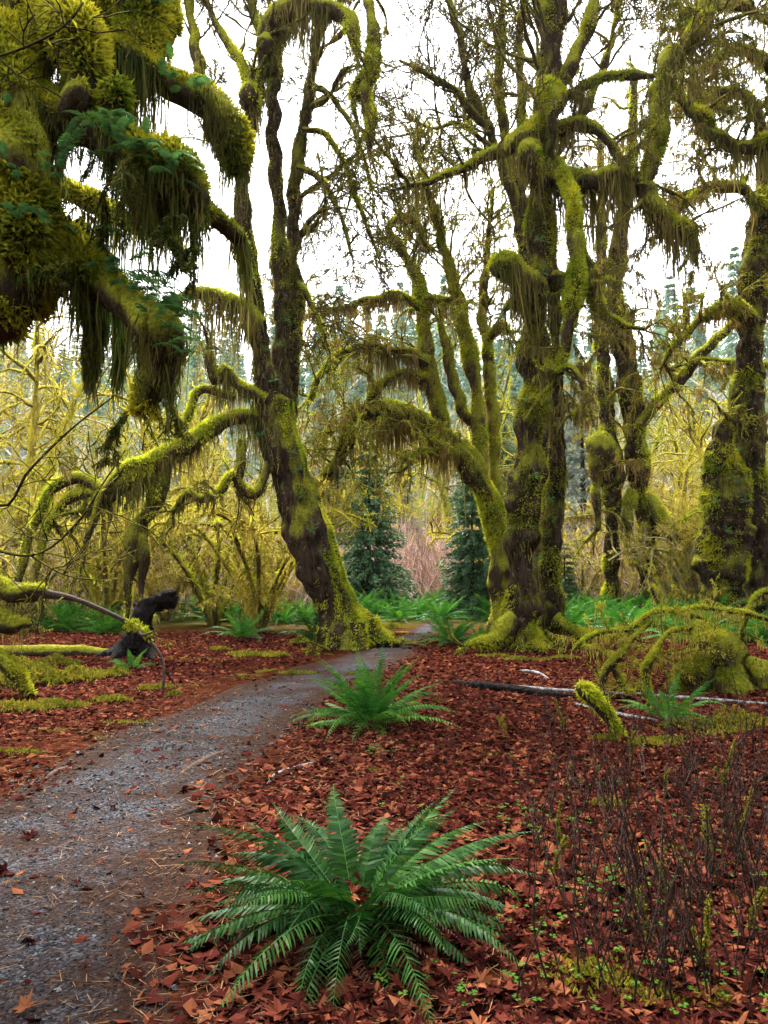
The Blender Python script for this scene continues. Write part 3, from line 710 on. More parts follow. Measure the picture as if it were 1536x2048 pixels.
# ---- pair of slender maples on the right
D1 = Tree('maple_tree', 'slim mossy maple with a swollen moss knob, left one of the pair right of centre', base=gx(1222, 23), seed=51, mats=('bark', 'limb', 'olive', 'moss_lime', 'hang_mid'))
D1.limb([(1222, 1232, 23, 52), (1222, 1150, 23, 38), (1225, 1050, 23, 40), (1222, 970, 23, 58), (1212, 915, 22.9, 72), (1216, 865, 23, 54), (1214, 800, 23, 40), (1204, 700, 23, 34), (1198, 600, 23, 30), (1205, 450, 23, 24), (1200, 280, 23, 12)], 'trunk', 18, 0.1, moss=1.2, hang=2, hl=0.8, flare=True)
d1 = D1.limb([(1222, 930, 22.8, 50), (1200, 890, 22.6, 56), (1190, 920, 22.5, 40), (1192, 980, 22.5, 26), (1192, 1060, 22.6, 16)], amp=0.25, moss=2.0, hang=2.5, hl=0.8)
D1.sprout(D1.tubes[0], 12, 1.8, 0.045, 2, 'droop', 0.4, 1, None, 0.4, 0.4, 1.2, 0.2)
D1.sprout(d1, 6, 1.0, 0.04, 1, 'droop', 0.2, 1, None, 0.9, 0.5, 1.2, 0.1)
D1.tips(3, 0.9)
D1.dress(0.062, 1200, 0.025, 170, 0.65)
D2 = Tree('maple_tree', 'slim dark mossy maple forking into the long bare limb reaching up right', base=gx(1300, 23), seed=57, mats=('bark', 'limb', 'olive', 'moss_lime', 'hang_mid'))
dT = D2.limb([(1300, 1232, 23, 54), (1297, 1130, 23, 40), (1291, 1040, 23, 46), (1276, 950, 23, 52), (1268, 850, 23, 60), (1256, 760, 23, 60), (1241, 680, 23, 58), (1228, 600, 23, 48), (1240, 470, 23, 40), (1262, 320, 23, 30), (1270, 150, 23, 16)], 'trunk', 18, 0.1, moss=1.0, hang=2.4, hl=1.0, flare=True)
d2 = D2.limb([(1278, 850, 22.8, 36), (1325, 795, 22.5, 30), (1368, 748, 22.3, 28), (1420, 692, 22, 26), (1480, 636, 21.8, 24), (1550, 580, 21.5, 20)], moss=0.6, hang=0.6, hl=0.4)
d3 = D2.limb([(1290, 985, 22.8, 40), (1330, 1052, 22.5, 36), (1372, 1092, 22.3, 30), (1420, 1115, 22, 24), (1475, 1138, 21.8, 18), (1530, 1165, 21.6, 10)], moss=1.8, hang=1.5, hl=0.6)
d4 = D2.limb([(1265, 980, 22.8, 34), (1255, 1030, 22.6, 34), (1262, 1090, 22.6, 28), (1285, 1150, 22.6, 16), (1290, 1200, 22.6, 8)], moss=1.8, hang=1.5, hl=0.6)
d5 = D2.limb([(1370, 750, 22.3, 20), (1400, 720, 22, 20), (1460, 722, 21.7, 18), (1536, 728, 21.4, 14)], moss=1.6, hang=1.0, hl=0.4)
for tb, n, L in ((dT, 16, 2.0), (d2, 10, 1.2), (d3, 10, 1.0), (d4, 6, 0.8), (d5, 6, 0.9)):
    D2.sprout(tb, n, L, 0.045, 2, 'droop', 0.25, 1, None, 0.4, 0.4, 1.2, 0.2)
D2.tips(3, 0.9)
D2.dress(0.062, 1200, 0.025, 170, 0.65)

# ---- thick maple at the right edge
E = Tree('maple_tree', 'thick mossy maple at the right edge with a broken hollow stub', base=gx(1455, 17), seed=63, mats=('bark', 'limb', 'olive', 'moss', 'hang_mid'))
E.rmin = 0.009
e1 = E.limb([(1446, 1268, 17, 150), (1452, 1150, 17, 122), (1452, 1050, 17, 122), (1448, 950, 17, 104), (1452, 880, 17, 80), (1458, 845, 17, 60)], 'trunk', 28, 0.08, 0.26, moss=1.5, wm=0.9, cover=0.25, hang=2.0, hl=1.0, flare=True)
e2 = E.limb([(1508, 1262, 17.3, 100), (1510, 1100, 17.3, 88), (1502, 900, 17.3, 80), (1494, 750, 17.3, 76), (1508, 600, 17.2, 78), (1530, 450, 17.2, 80), (1560, 250, 17.2, 70), (1580, 50, 17.2, 60), (1600, -200, 17.2, 36)], 'trunk', 24, 0.08, moss=1.2, hang=2.4, hl=1.2)
e3 = E.limb([(1505, 640, 16.9, 40), (1450, 610, 16.6, 30), (1400, 640, 16.4, 26), (1350, 690, 16.2, 18), (1320, 740, 16.1, 8)], moss=1.6, hang=2, hl=0.6)
e4 = E.limb([(1530, 420, 16.9, 40), (1480, 380, 16.6, 34), (1420, 375, 16.4, 30), (1370, 410, 16.2, 24), (1330, 440, 16.1, 10)], moss=1.6, hang=2, hl=0.6)
e5 = E.limb([(1560, 150, 16.9, 40), (1500, 100, 16.6, 30), (1440, 110, 16.4, 26), (1390, 150, 16.2, 16)], moss=1.6, hang=2, hl=0.5)
e6 = E.limb([(1570, 60, 16.9, 30), (1500, 20, 16.6, 28), (1430, 0, 16.4, 24), (1380, 20, 16.2, 12)], moss=1.6, hang=2, hl=0.5)
e7 = E.limb([(1545, 330, 16.9, 30), (1490, 190, 16.6, 26), (1430, 190, 16.4, 22), (1380, 210, 16.2, 12)], moss=1.6, hang=2, hl=0.5)
for tb, n, L in ((e3, 9, 1.2), (e4, 11, 1.4), (e5, 11, 1.3), (e6, 11, 1.3), (e7, 11, 1.3), (e2, 10, 1.6)):
    E.sprout(tb, n, L, 0.04, 2, 'droop', 0.2, 1, (-0.3, 0, 0), 0.4, 0.35, 1.2, 0.3)
E.tips(3, 0.8)
E.dress(0.058, 1250, 0.024, 125, 0.70)

# ---- near tree at the left edge, its limbs padded with moss
G = Tree('maple_tree', 'huge near tree at the left edge, limbs padded with thick shaggy moss', base=(-4.3, 5.7, 0), seed=71, mats=('limb', 'limb', 'twigs', 'moss_near', 'hang_near'))
G.tri = False
G.limb([(-430, 1500, 5.7, 330), (-380, 1200, 5.7, 240), (-300, 800, 5.6, 220), (-160, 500, 5.5, 200), (-30, 230, 5.4, 170), (50, 60, 5.3, 140), (80, -100, 5.3, 120), (100, -350, 5.3, 90)], 'trunk', 40, 0.05, moss=0.8, hang=0.6, hl=0.5, flare=True)
G.limb([(-20, 60, 5.2, 70), (15, 110, 5.0, 90), (40, 200, 4.8, 110), (55, 320, 4.7, 150), (62, 430, 4.7, 175), (48, 530, 4.7, 165), (20, 610, 4.7, 120), (-20, 680, 4.7, 50)], seg=30, step=0.04, amp=0.18, freq=1.8, moss=2.0, hang=1.6, hl=0.8)
g2 = G.limb([(-10, 230, 5.2, 110), (60, 235, 5.0, 110), (130, 250, 4.9, 100), (210, 275, 4.8, 96), (290, 325, 4.8, 100), (350, 380, 4.75, 100), (388, 412, 4.75, 70), (398, 440, 4.75, 24)], seg=26, step=0.04, amp=0.2, freq=1.8, moss=1.7, hang=3.2, hl=1.0)
g3 = G.limb([(40, 30, 5.4, 90), (130, 60, 5.4, 110), (230, 120, 5.5, 100), (330, 170, 5.6, 90), (420, 215, 5.6, 84), (470, 265, 5.6, 84), (478, 310, 5.6, 60), (470, 345, 5.6, 20)], seg=26, step=0.04, amp=0.2, freq=1.8, moss=1.6, hang=2.8, hl=0.95)
g4 = G.limb([(-60, 420, 5.2, 110), (60, 470, 5.0, 100), (140, 520, 4.9, 100), (210, 570, 4.8, 100), (270, 620, 4.7, 110), (300, 680, 4.65, 110), (300, 750, 4.65, 80), (285, 820, 4.65, 30)], seg=26, step=0.04, amp=0.2, freq=1.8, moss=1.7, hang=2.2, hl=0.95)
g5 = G.limb([(60, 20, 5.3, 60), (120, 50, 5.0, 90), (150, 70, 4.9, 110), (165, 130, 4.9, 96), (150, 200, 4.9, 76), (140, 250, 4.9, 60)], seg=24, step=0.04, amp=0.22, freq=2.0, moss=2.0, hang=1.6, hl=0.5)
G.limb([(200, 260, 4.9, 40), (222, 215, 4.8, 52), (230, 180, 4.8, 44), (228, 160, 4.8, 16)], seg=18, step=0.03, amp=0.2, freq=2.0, moss=2.4, hang=0.6, hl=0.3)
G.limb([(130, 250, 4.9, 40), (145, 210, 4.75, 70), (150, 185, 4.75, 66), (150, 165, 4.75, 20)], seg=18, step=0.03, amp=0.2, freq=2.0, moss=2.4, hang=0.6, hl=0.3)
G.limb([(250, -140, 5.7, 80), (262, -40, 5.7, 96), (278, 40, 5.7, 100), (285, 100, 5.6, 80), (290, 150, 5.6, 60)], seg=24, step=0.05, amp=0.2, freq=1.8, moss=1.4, hang=1.6, hl=0.8)
G.limb([(320, -140, 5.9, 60), (330, -40, 5.9, 64), (335, 50, 5.9, 60), (330, 110, 5.9, 24)], seg=20, step=0.05, amp=0.2, freq=1.8, moss=1.2, hang=1.6, hl=1.0)
for pp in ([(20, 330, 6.2, 80), (130, 390, 6.1, 70), (240, 440, 6.0, 60), (330, 480, 6.0, 46), (370, 520, 6.0, 20)], [(170, -60, 6.0, 70), (190, 20, 6.0, 80), (215, 90, 6.0, 60), (235, 150, 6.0, 24)], [(130, 560, 5.4, 60), (230, 600, 5.3, 50), (240, 680, 5.3, 34), (235, 760, 5.3, 12)]):
    G.limb(pp, seg=18, step=0.05, amp=0.24, freq=1.8, moss=1.0, hang=1.6, hl=0.9)
g6 = G.limb([(380, 400, 4.9, 60), (420, 440, 5.1, 50), (460, 475, 5.3, 46), (490, 500, 5.5, 30)], seg=16, step=0.05, moss=1.0, hang=3.5, hl=0.8)
G.limb([(170, 560, 4.9, 50), (180, 640, 4.9, 44), (182, 720, 4.9, 30), (180, 770, 4.9, 10)], seg=14, step=0.05, amp=0.25, moss=0.8, hang=4, hl=0.7)
G.limb([(300, 330, 4.9, 50), (290, 400, 4.9, 60), (280, 460, 4.9, 30)], seg=14, step=0.05, amp=0.25, moss=0.8, hang=3, hl=0.6)
G.sprout(g4, 7, 0.6, 0.012, 2, 'hang', 0.3, 1, None, 1.0, 0.15, 0.6, 0)
G.sprout(g2, 6, 0.6, 0.012, 2, 'hang', 0.3, 1, None, 1.0, 0.15, 0.6, 0)
for pp in ([(-120, 900, 6.2, 16), (0, 1010, 6.0, 10), (60, 940, 5.9, 8), (140, 860, 5.9, 6), (230, 790, 5.8, 4)], [(-80, 1080, 6.2, 14), (60, 1110, 6.0, 9), (150, 1050, 6.0, 8), (210, 960, 5.9, 6), (250, 900, 5.9, 3)], [(60, 1110, 6.0, 7), (130, 1150, 6.0, 5), (200, 1160, 6.0, 3)], [(-60, 130, 4.4, 10), (60, 90, 4.3, 6), (130, 50, 4.3, 5), (165, 5, 4.3, 3)]):
    tw = G.limb(pp, 'limb', 6, 0.08, 0.15, 6.0, 0.1, 0.05, 0.1, mat='twigs')
    G.sprout(tw, 7, 0.5, 0.005, 1, 'wild', 0.2, 1, None, 0, 0.1, 0.0, 0.3)
G.dress(0.050, 6000, 0.0088, 760, 0.95)

# ------------------------------------------------------------------ ferns
ORD = ['first', 'second', 'third', 'fourth', 'fifth', 'sixth', 'seventh', 'eighth', 'ninth', 'tenth', 'eleventh', 'twelfth', 'thirteenth', 'fourteenth']
def rank(px, group, table):
    """which one of its group this is, counted from the left of the picture"""
    xs = sorted(t[0] for t in table if t[-1] == group)
    return ORD[xs.index(px)] + ' from left'
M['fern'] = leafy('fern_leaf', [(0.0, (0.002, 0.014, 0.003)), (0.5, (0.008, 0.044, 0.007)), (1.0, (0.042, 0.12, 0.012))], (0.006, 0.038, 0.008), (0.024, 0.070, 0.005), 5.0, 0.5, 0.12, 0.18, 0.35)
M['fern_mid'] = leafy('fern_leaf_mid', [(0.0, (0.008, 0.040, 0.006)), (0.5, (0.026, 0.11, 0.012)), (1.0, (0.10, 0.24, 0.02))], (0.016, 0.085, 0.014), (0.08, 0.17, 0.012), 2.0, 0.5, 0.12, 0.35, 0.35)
M['fern_air'] = leafy('fern_leaf_bough', [(0.0, (0.010, 0.04, 0.014)), (0.5, (0.030, 0.10, 0.030)), (1.0, (0.12, 0.22, 0.04))], (0.02, 0.08, 0.03), (0.10, 0.17, 0.02), 3.0, 0.55, 0.08, 0.4, 0.4)


def frond(mb, g, L=0.8, e0=60, e1=-20, npair=34, plen=0.07, pw=0.012, az=0.0, bend=0.0, roll=0.0, base=(0, 0, 0), detail=True, bare=0.10):
    n = npair + 1
    s = np.linspace(0, 1, n)
    el = np.radians(e0 + (e1 - e0) * s ** 1.15)
    yaw = az + bend * s ** 2
    D = np.stack([np.cos(el) * np.cos(yaw), np.cos(el) * np.sin(yaw), np.sin(el)], -1)
    P = np.array(base) + np.concatenate([[[0, 0, 0]], np.cumsum(D[:-1], axis=0)]) * (L / npair)
    B = np.stack([-np.sin(yaw), np.cos(yaw), np.zeros(n)], -1)
    Nn = nrm(np.cross(D, B))
    rl = roll * s
    B, Nn = B * np.cos(rl)[:, None] + Nn * np.sin(rl)[:, None], Nn * np.cos(rl)[:, None] - B * np.sin(rl)[:, None]
    r0 = g.uniform(0.2, 0.8)
    # stalk
    rr = (0.0032 if detail else 0.005) * (1 - 0.8 * s)
    tube(mb, P, rr * (L / 0.8), 3, 0, 1, 0, 0.9, False)
    i0 = int(n * bare)
    idx = np.arange(i0, n)
    for sd in (-1, 1):
        p, T, b, nn = P[idx], D[idx], B[idx] * sd, Nn[idx]
        ss = s[idx]; k = len(idx)
        prof = np.clip((ss - bare + 0.06) / 0.16, 0.35, 1) * (1 - ss ** 2.6) + 0.03
        ln = plen * prof * g.uniform(0.86, 1.1, k)
        if detail:
            ln = ln * (g.uniform(0, 1, k) > 0.02)
        sw = np.radians(14 + 30 * ss) + g.normal(size=k) * 0.05
        dr = -0.18 + g.normal(size=k) * 0.12
        d = nrm(b * np.cos(sw)[:, None] + T * np.sin(sw)[:, None] + nn * dr[:, None])
        ro = 0.35 + g.normal(size=k) * 0.18
        wd = nrm(T * np.cos(ro)[:, None] + nn * np.sin(ro)[:, None])
        hw = pw * 0.5 * np.clip(prof * 1.3, 0.4, 1)
        us = (0.0, 0.35, 0.75, 1.0) if detail else (0.0, 0.5, 1.0)
        ws = (0.85, 1.0, 0.62, 0.0) if detail else (0.8, 0.9, 0.0)
        rows = []
        for u, w in zip(us, ws):
            c = p + d * (ln * u)[:, None] + T * (ln * 0.16 * u * u)[:, None] - nn * (ln * 0.22 * u * u)[:, None]
            if w > 0: rows += [c - wd * (hw * w)[:, None], c + wd * (hw * w)[:, None]]
            else: rows += [c]
        V = np.stack(rows, 1); m = V.shape[1]
        bb = np.arange(k)[:, None] * m
        q = np.concatenate([bb + np.array([[2 * j, 2 * j + 1, 2 * j + 3, 2 * j + 2]]) for j in range(len(us) - 2)])
        t = bb + np.array([[m - 3, m - 2, m - 1]])
        if sd < 0: q = q[:, ::-1]; t = t[:, ::-1]
        mb.add(V.reshape(-1, 3), q, t, np.repeat(np.clip(r0 + g.normal(size=k) * 0.12, 0, 1), m))


def near_fern(px, py, label, nf, L, seed, plen=0.075, pw=0.013, npair=36, group=None, mat='fern', squash=None, e_hi=(58, 80), e_lo=(28, 52), him=0.92, arch=0, dead=4):
    g = np.random.default_rng(seed)
    c = gpt(px, py); c[2] += 0.02
    root = thing('sword_fern', c, label, 'fern', group)
    crown = MB()
    for k in range(9):
        a = g.uniform(0, 6.28); h = g.uniform(0.03, 0.09)
        tube(crown, np.array([c + [0, 0, -0.03], c + [math.cos(a) * 0.04, math.sin(a) * 0.04, h * 0.6], c + [math.cos(a) * 0.06, math.sin(a) * 0.06, h]]), np.array([0.03, 0.018, 0.006]), 6, 0.2, 8, seed)
    crown.build('crown', M['dead_brown'], root, True)
    for k in range(nf):
        az = 2 * math.pi * k / nf * 2.0 + g.normal() * 0.14 if k < nf else 0
        hi = k >= nf // 2
        e0 = g.uniform(*(e_hi if hi else e_lo)); e1 = (g.uniform(-5, 35) if hi else g.uniform(-50, -20)) - arch
        if math.sin(az) > 0.3: e1 += 14
        if math.sin(az) > 0.75 and L > 0.88: e0 -= 6; e1 -= 6
        l = L * g.uniform(0.78, 1.12) * (him if hi else 1.0)
        mb = MB()
        frond(mb, g, l, e0, e1, int(npair * g.uniform(0.9, 1.1)), plen * g.uniform(0.85, 1.1), pw, az, g.normal() * 0.25, g.normal() * 0.35, c + np.array([math.cos(az), math.sin(az), 0]) * 0.03)
        mb.build('frond', M[mat], root)
    for k in range(dead):
        mb = MB(); az = g.uniform(0, 6.28)
        frond(mb, g, L * g.uniform(0.4, 0.75), g.uniform(8, 25), g.uniform(-40, -15), int(npair * 0.7), plen * 0.7, pw * 0.8, az, g.normal() * 0.5, g.normal() * 0.9, c + np.array([math.cos(az), math.sin(az), 0.3]) * 0.03)
        mb.build('dead_frond', M['dead_brown'], root)
    return root


def make_brown():
    m, N, L = new_mat('dead_brown')
    geo = N.new('ShaderNodeNewGeometry'); nz = noise(N, L, 30, 4, 0.6, geo.outputs['Position'])
    r = ramp(N, [(0.3, (0.02, 0.007, 0.004)), (0.7, (0.11, 0.035, 0.014))]); L.new(nz.outputs[0], r.inputs[0])
    return finish(m, N, L, r.outputs[0], 0.7, 0.3, 0, None, nz.outputs[0], 0.01)
M['dead_brown'] = make_brown()

near_fern(712, 1850, 'large glossy sword fern in the foreground beside the path', 60, 0.93, 101, 0.088, 0.0140, 46, e_hi=(36, 60), e_lo=(16, 40), him=0.80, arch=22, dead=12)
near_fern(742, 1452, 'sword fern in the middle of the clearing behind the foreground fern', 44, 0.88, 102, 0.095, 0.018, 32, mat='fern_mid', e_hi=(50, 78), e_lo=(15, 45))
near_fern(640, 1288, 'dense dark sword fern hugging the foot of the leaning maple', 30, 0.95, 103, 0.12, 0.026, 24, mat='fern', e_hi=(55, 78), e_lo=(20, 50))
near_fern(485, 1282, 'loose sword fern in red litter left of the leaning maple', 18, 0.95, 104, 0.11, 0.026, 24, mat='fern_mid')
near_fern(905, 1288, 'spreading sword fern at the right edge of the path beside the mossy roots', 26, 0.85, 105, 0.12, 0.026, 24, mat='fern_mid', e_hi=(45, 70), e_lo=(15, 40))
near_fern(968, 1292, 'small low sword fern on the roots of the tall right maple', 14, 0.6, 106, 0.10, 0.024, 20, mat='fern_mid')
near_fern(1340, 1455, 'ragged sword fern beside the fallen mossy branches on the right', 12, 0.62, 107, 0.08, 0.017, 26, mat='fern_mid')
near_fern(1085, 1290, 'little sword fern tucked against the right side of the tall right maple', 10, 0.55, 108, 0.09, 0.024, 18, mat='fern_mid')
near_fern(265, 1335, 'small fern sprouting in front of the dark bent snag', 9, 0.42, 109, 0.07, 0.018, 20, mat='fern_mid')


def copy_tree(root, loc, rz=0.0, sc=1.0, label=None, cat=None, group=None):
    r = root.copy(); COL.objects.link(r)
    r.location = [float(c) for c in loc]; r.rotation_euler = (0, 0, rz)
    r.scale = (sc, sc, sc) if not hasattr(sc, '__len__') else sc
    if label: r['label'] = label
    if group: r['group'] = group
    for ch in root.children:
        c = ch.copy(); COL.objects.link(c); c.parent = r
    return r


def fern_mesh(seed, nf, L, mat, lo=(15, 50), hi=(50, 75), plen=0.12, pw=0.032, npair=20):
    g = np.random.default_rng(seed); mb = MB()
    for k in range(nf):
        az = 2 * math.pi * k / nf * 2 + g.normal() * 0.2
        h = k >= nf // 2
        frond(mb, g, L * g.uniform(0.75, 1.15), g.uniform(*(hi if h else lo)), g.uniform(-10, 25) if h else g.uniform(-50, -15), npair, plen * g.uniform(0.8, 1.1), pw, az, g.normal() * 0.25, g.normal() * 0.3, (0, 0, 0), False)
    return mb.mesh('sword_fern', M[mat])

M['fern_bed'] = leafy('fern_leaf_bed', [(0.0, (0.006, 0.035, 0.005)), (0.5, (0.026, 0.12, 0.012)), (1.0, (0.10, 0.27, 0.02))], (0.014, 0.085, 0.012), (0.07, 0.19, 0.012), 1.2, 0.5, 0.08, 0.3, 0.35)
bed = [fern_mesh(200 + k, 20 + 2 * k, 0.95, 'fern_bed') for k in range(4)]
gb = np.random.default_rng(77)
spots = []
def bed_row(n, x0, x1, y0, y1, where):
    for k in range(n):
        spots.append((x0 + (x1 - x0) * (k + gb.uniform(0.1, 0.9)) / n, gb.uniform(y0, y1), where))
bed_row(13, 690, 1010, 1228, 1246, 'in the bed closing off the end of the path')
bed_row(14, 640, 1010, 1206, 1224, 'in the back rows of the bed beyond the path')
bed_row(14, 1110, 1420, 1240, 1268, 'in the bed right of the tall right maple')
bed_row(12, 1090, 1440, 1212, 1238, 'around the feet of the two slim maples')
bed_row(13, 330, 620, 1222, 1252, 'in the undergrowth left of the leaning maple')
bed_row(9, 10, 260, 1236, 1272, 'in the undergrowth behind the fallen log at the left')
bed_row(8, 1380, 1540, 1240, 1290, 'behind the mossy stump at the right edge')
for k, (px, py, wh) in enumerate(spots):
    p = gpt(px, py)
    o = bpy.data.objects.new('sword_fern', bed[k % 4]); COL.objects.link(o)
    o.location = p; o.rotation_euler = (gb.normal() * 0.08, gb.normal() * 0.08, gb.uniform(0, 6.28))
    s = gb.uniform(0.85, 1.35); o.scale = (s, s, s * gb.uniform(0.8, 1.1))
    tag(o, 'green sword fern ' + wh + ', ' + rank(px, wh, spots), 'fern', 'ferns ' + wh)

# ferns growing on the boughs of the near tree
def bough_fern(px, py, d, az, label, nf, L, seed, spread=0.9, e0=(5, 50), e1=(-75, -40)):
    g = np.random.default_rng(seed)
    c = ray(px, py, d)
    root = thing('bough_fern', c, label, 'fern', 'ferns growing on the near tree')
    for k in range(nf):
        mb = MB()
        frond(mb, g, L * g.uniform(0.7, 1.15), g.uniform(*e0), g.uniform(*e1), 22, 0.042 * g.uniform(0.8, 1.15), 0.011, az + g.normal() * spread * 0.5, g.normal() * 0.3, g.normal() * 0.4, c + g.normal(size=3) * 0.05)
        mb.build('frond', M['fern_air'], root)
RT, FR = 0.0, -math.pi / 2
bough_fern(120, 318, 4.62, -0.7, 'pale fern arching right from the mossy column at the left edge', 5, 0.42, 301, 0.5, (20, 45), (-55, -25))
bough_fern(100, 345, 4.55, -1.2, 'fern hanging below the arching fern on the left mossy column', 5, 0.38, 302, 0.5, (-20, 10), (-80, -50))
bough_fern(20, 195, 4.65, FR, 'short fern near the top of the left mossy column', 4, 0.26, 303)
bough_fern(15, 350, 4.5, FR, 'fern halfway down the left mossy column at the picture edge', 5, 0.28, 304)
bough_fern(75, 440, 4.45, -1.3, 'fern on the lower swelling of the left mossy column', 5, 0.26, 305)
for k, (x, y, dd) in enumerate(((205, 255, 4.62), (240, 270, 4.6), (275, 295, 4.58), (305, 318, 4.58), (330, 345, 4.56))):
    bough_fern(x, y, dd, -1.0, 'fern on the second mossy bough, %s along its crest' % ('nearest the trunk', 'second outwards', 'middle one', 'fourth outwards', 'outermost')[k], 7, 0.26, 310 + k, 1.6)
for k, (x, y, dd) in enumerate(((250, 560, 4.58), (285, 595, 4.52), (315, 640, 4.5), (320, 690, 4.5))):
    bough_fern(x, y, dd, -0.5, 'lush fern on the lowest mossy bough, %s' % ('highest of four', 'second from the top', 'third from the top', 'lowest of four')[k], 9, 0.30, 320 + k, 1.3)
bough_fern(180, 490, 4.85, -0.9, 'bright fern between the second and lowest mossy boughs', 6, 0.24, 330)
bough_fern(215, 540, 4.75, -0.9, 'bright fern just above the lush ferns of the lowest bough', 6, 0.24, 331)
bough_fern(330, 140, 5.4, -0.9, 'small fern on top of the uppermost mossy bough', 5, 0.24, 332)
bough_fern(375, 165, 5.4, -0.9, 'small fern farther out on the uppermost mossy bough', 5, 0.22, 333)
bough_fern(315, 5, 5.6, -0.9, 'bright fern at the top edge beside the hanging mossy stem', 6, 0.26, 334)

# small leafy ferns clinging to the main trunks
tiny = [fern_mesh(400 + k, 5, 0.22, 'fern_air', (0, 40), (10, 60), 0.05, 0.022, 9) for k in range(3)]
for name, trunk, pix in (('leaning maple', 'left', [(520, 870), (545, 760), (585, 905), (600, 990), (625, 1060), (640, 1105), (560, 690), (575, 640), (530, 700), (598, 940)]),
                         ('tall right maple', 'right', [(1080, 480), (1085, 545), (1055, 800), (1100, 1000), (1070, 950), (1075, 1120), (1110, 1040), (1040, 255), (1060, 215)]),
                         ('bowing middle maple', 'mid', [(905, 870), (930, 900), (960, 960), (985, 1020), (950, 930)]),
                         ('thick maple at the right edge', 'edge', [(1470, 960), (1490, 1000), (1455, 1060), (1480, 900), (1430, 1000)])):
    dd = {'left': 13.85, 'right': 13.35, 'mid': 18.4, 'edge': 16.3}[trunk]
    for k, (x, y) in enumerate(pix):
        o = bpy.data.objects.new('trunk_fern', tiny[k % 3]); COL.objects.link(o)
        o.location = ray(x, y, dd); o.rotation_euler = (0.9 + gb.normal() * 0.2, gb.normal() * 0.4, gb.normal() * 0.5); sc_ = gb.uniform(0.45, 0.8); o.scale = (sc_, sc_, sc_)
        tag(o, 'small pale fern clinging to the %s' % name, 'fern', 'small ferns on the %s' % name)

# ------------------------------------------------------------------ background trees
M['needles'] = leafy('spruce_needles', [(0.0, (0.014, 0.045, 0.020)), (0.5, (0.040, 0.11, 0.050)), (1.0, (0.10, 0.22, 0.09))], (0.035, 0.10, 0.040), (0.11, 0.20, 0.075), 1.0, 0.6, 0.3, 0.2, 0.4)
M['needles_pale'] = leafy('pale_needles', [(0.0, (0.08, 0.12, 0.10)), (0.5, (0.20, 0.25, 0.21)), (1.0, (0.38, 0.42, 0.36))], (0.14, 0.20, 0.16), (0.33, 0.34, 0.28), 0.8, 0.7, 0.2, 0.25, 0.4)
M['needles_haze_pale'] = leafy('haze_pale_needles', [(0.0, (0.07, 0.14, 0.10)), (0.5, (0.16, 0.26, 0.18)), (1.0, (0.32, 0.42, 0.29))], (0.12, 0.22, 0.16), (0.27, 0.35, 0.24), 0.12, 0.7, 0.2, 0.2, 0.4)  # paled in colour to stand in for distance haze


def conifer_mesh(seed, Ht, R, nw, per, nsp, bl, bw, mat, droop=0.35, low=0.06):
    g = np.random.default_rng(seed); cr, tr = MB(), MB()
    tp = np.stack([np.zeros(8), np.zeros(8), np.linspace(-0.2, Ht * 0.97, 8)], -1)
    tube(tr, tp, np.linspace(Ht * 0.018, 0.01, 8), 8, 0.1, 2, seed)
    for w in range(nw):
        f = low + (1 - low) * (w + g.uniform(0, 0.8)) / nw
        h = Ht * f
        for b in range(per):
            az = 2 * math.pi * (b + g.uniform(-0.3, 0.3)) / per + w * 1.3
            Lb = R * (1 - f) ** 0.75 * g.uniform(0.45, 1.2) + 0.08; dp = droop * g.uniform(0.3, 1.6)
            o = np.array([math.cos(az), math.sin(az), 0])
            t = np.sort(g.uniform(0.12, 1.0, nsp))
            P = np.array([0, 0, h]) + o * (Lb * t)[:, None]
            P[:, 2] += Lb * (0.10 * t - dp * t ** 2) + g.normal(size=nsp) * 0.05 * Lb
            sd = np.where(g.uniform(size=nsp) < 0.5, -1.0, 1.0)
            s = np.array([-o[1], o[0], 0])
            D = nrm(o * g.uniform(0.4, 1.0, (nsp, 1)) + s * (sd * g.uniform(0.1, 0.9, nsp))[:, None] + UP * g.uniform(-0.65, 0.05, (nsp, 1)))
            ln = bl * g.uniform(0.6, 1.3, nsp) * (1.15 - 0.5 * t) * (0.35 + 0.65 * (1 - f) ** 0.5)
            blades(cr, P, D, ln, ln * bw, g, np.clip(g.uniform(0.1, 0.7) + g.normal(size=nsp) * 0.2, 0, 1))
            q = np.stack([np.array([0, 0, h]) + o * Lb * tt + UP * Lb * (0.10 * tt - dp * tt ** 2) for tt in (0, 0.35, 0.7, 1)])
            tube(tr, q, np.linspace(0.012, 0.003, 4) * (Ht / 5) ** 0.5, 3, 0, 1, 0)
    return cr.mesh('crown', M[mat]), tr.mesh('trunk', M['bark'], True)


def put_conifer(px, d, meshes, label, rz=0, sc=1.0, parts=True, group=None, name='spruce_tree'):
    p = gx(px, d)
    root = thing(name, p, label, 'tree', group)
    for nm, me in zip(('crown', 'trunk'), meshes):
        o = bpy.data.objects.new(nm, me); COL.objects.link(o); o.parent = root
    root.rotation_euler = (0, 0, rz); root.scale = (sc, sc, sc)
    return root

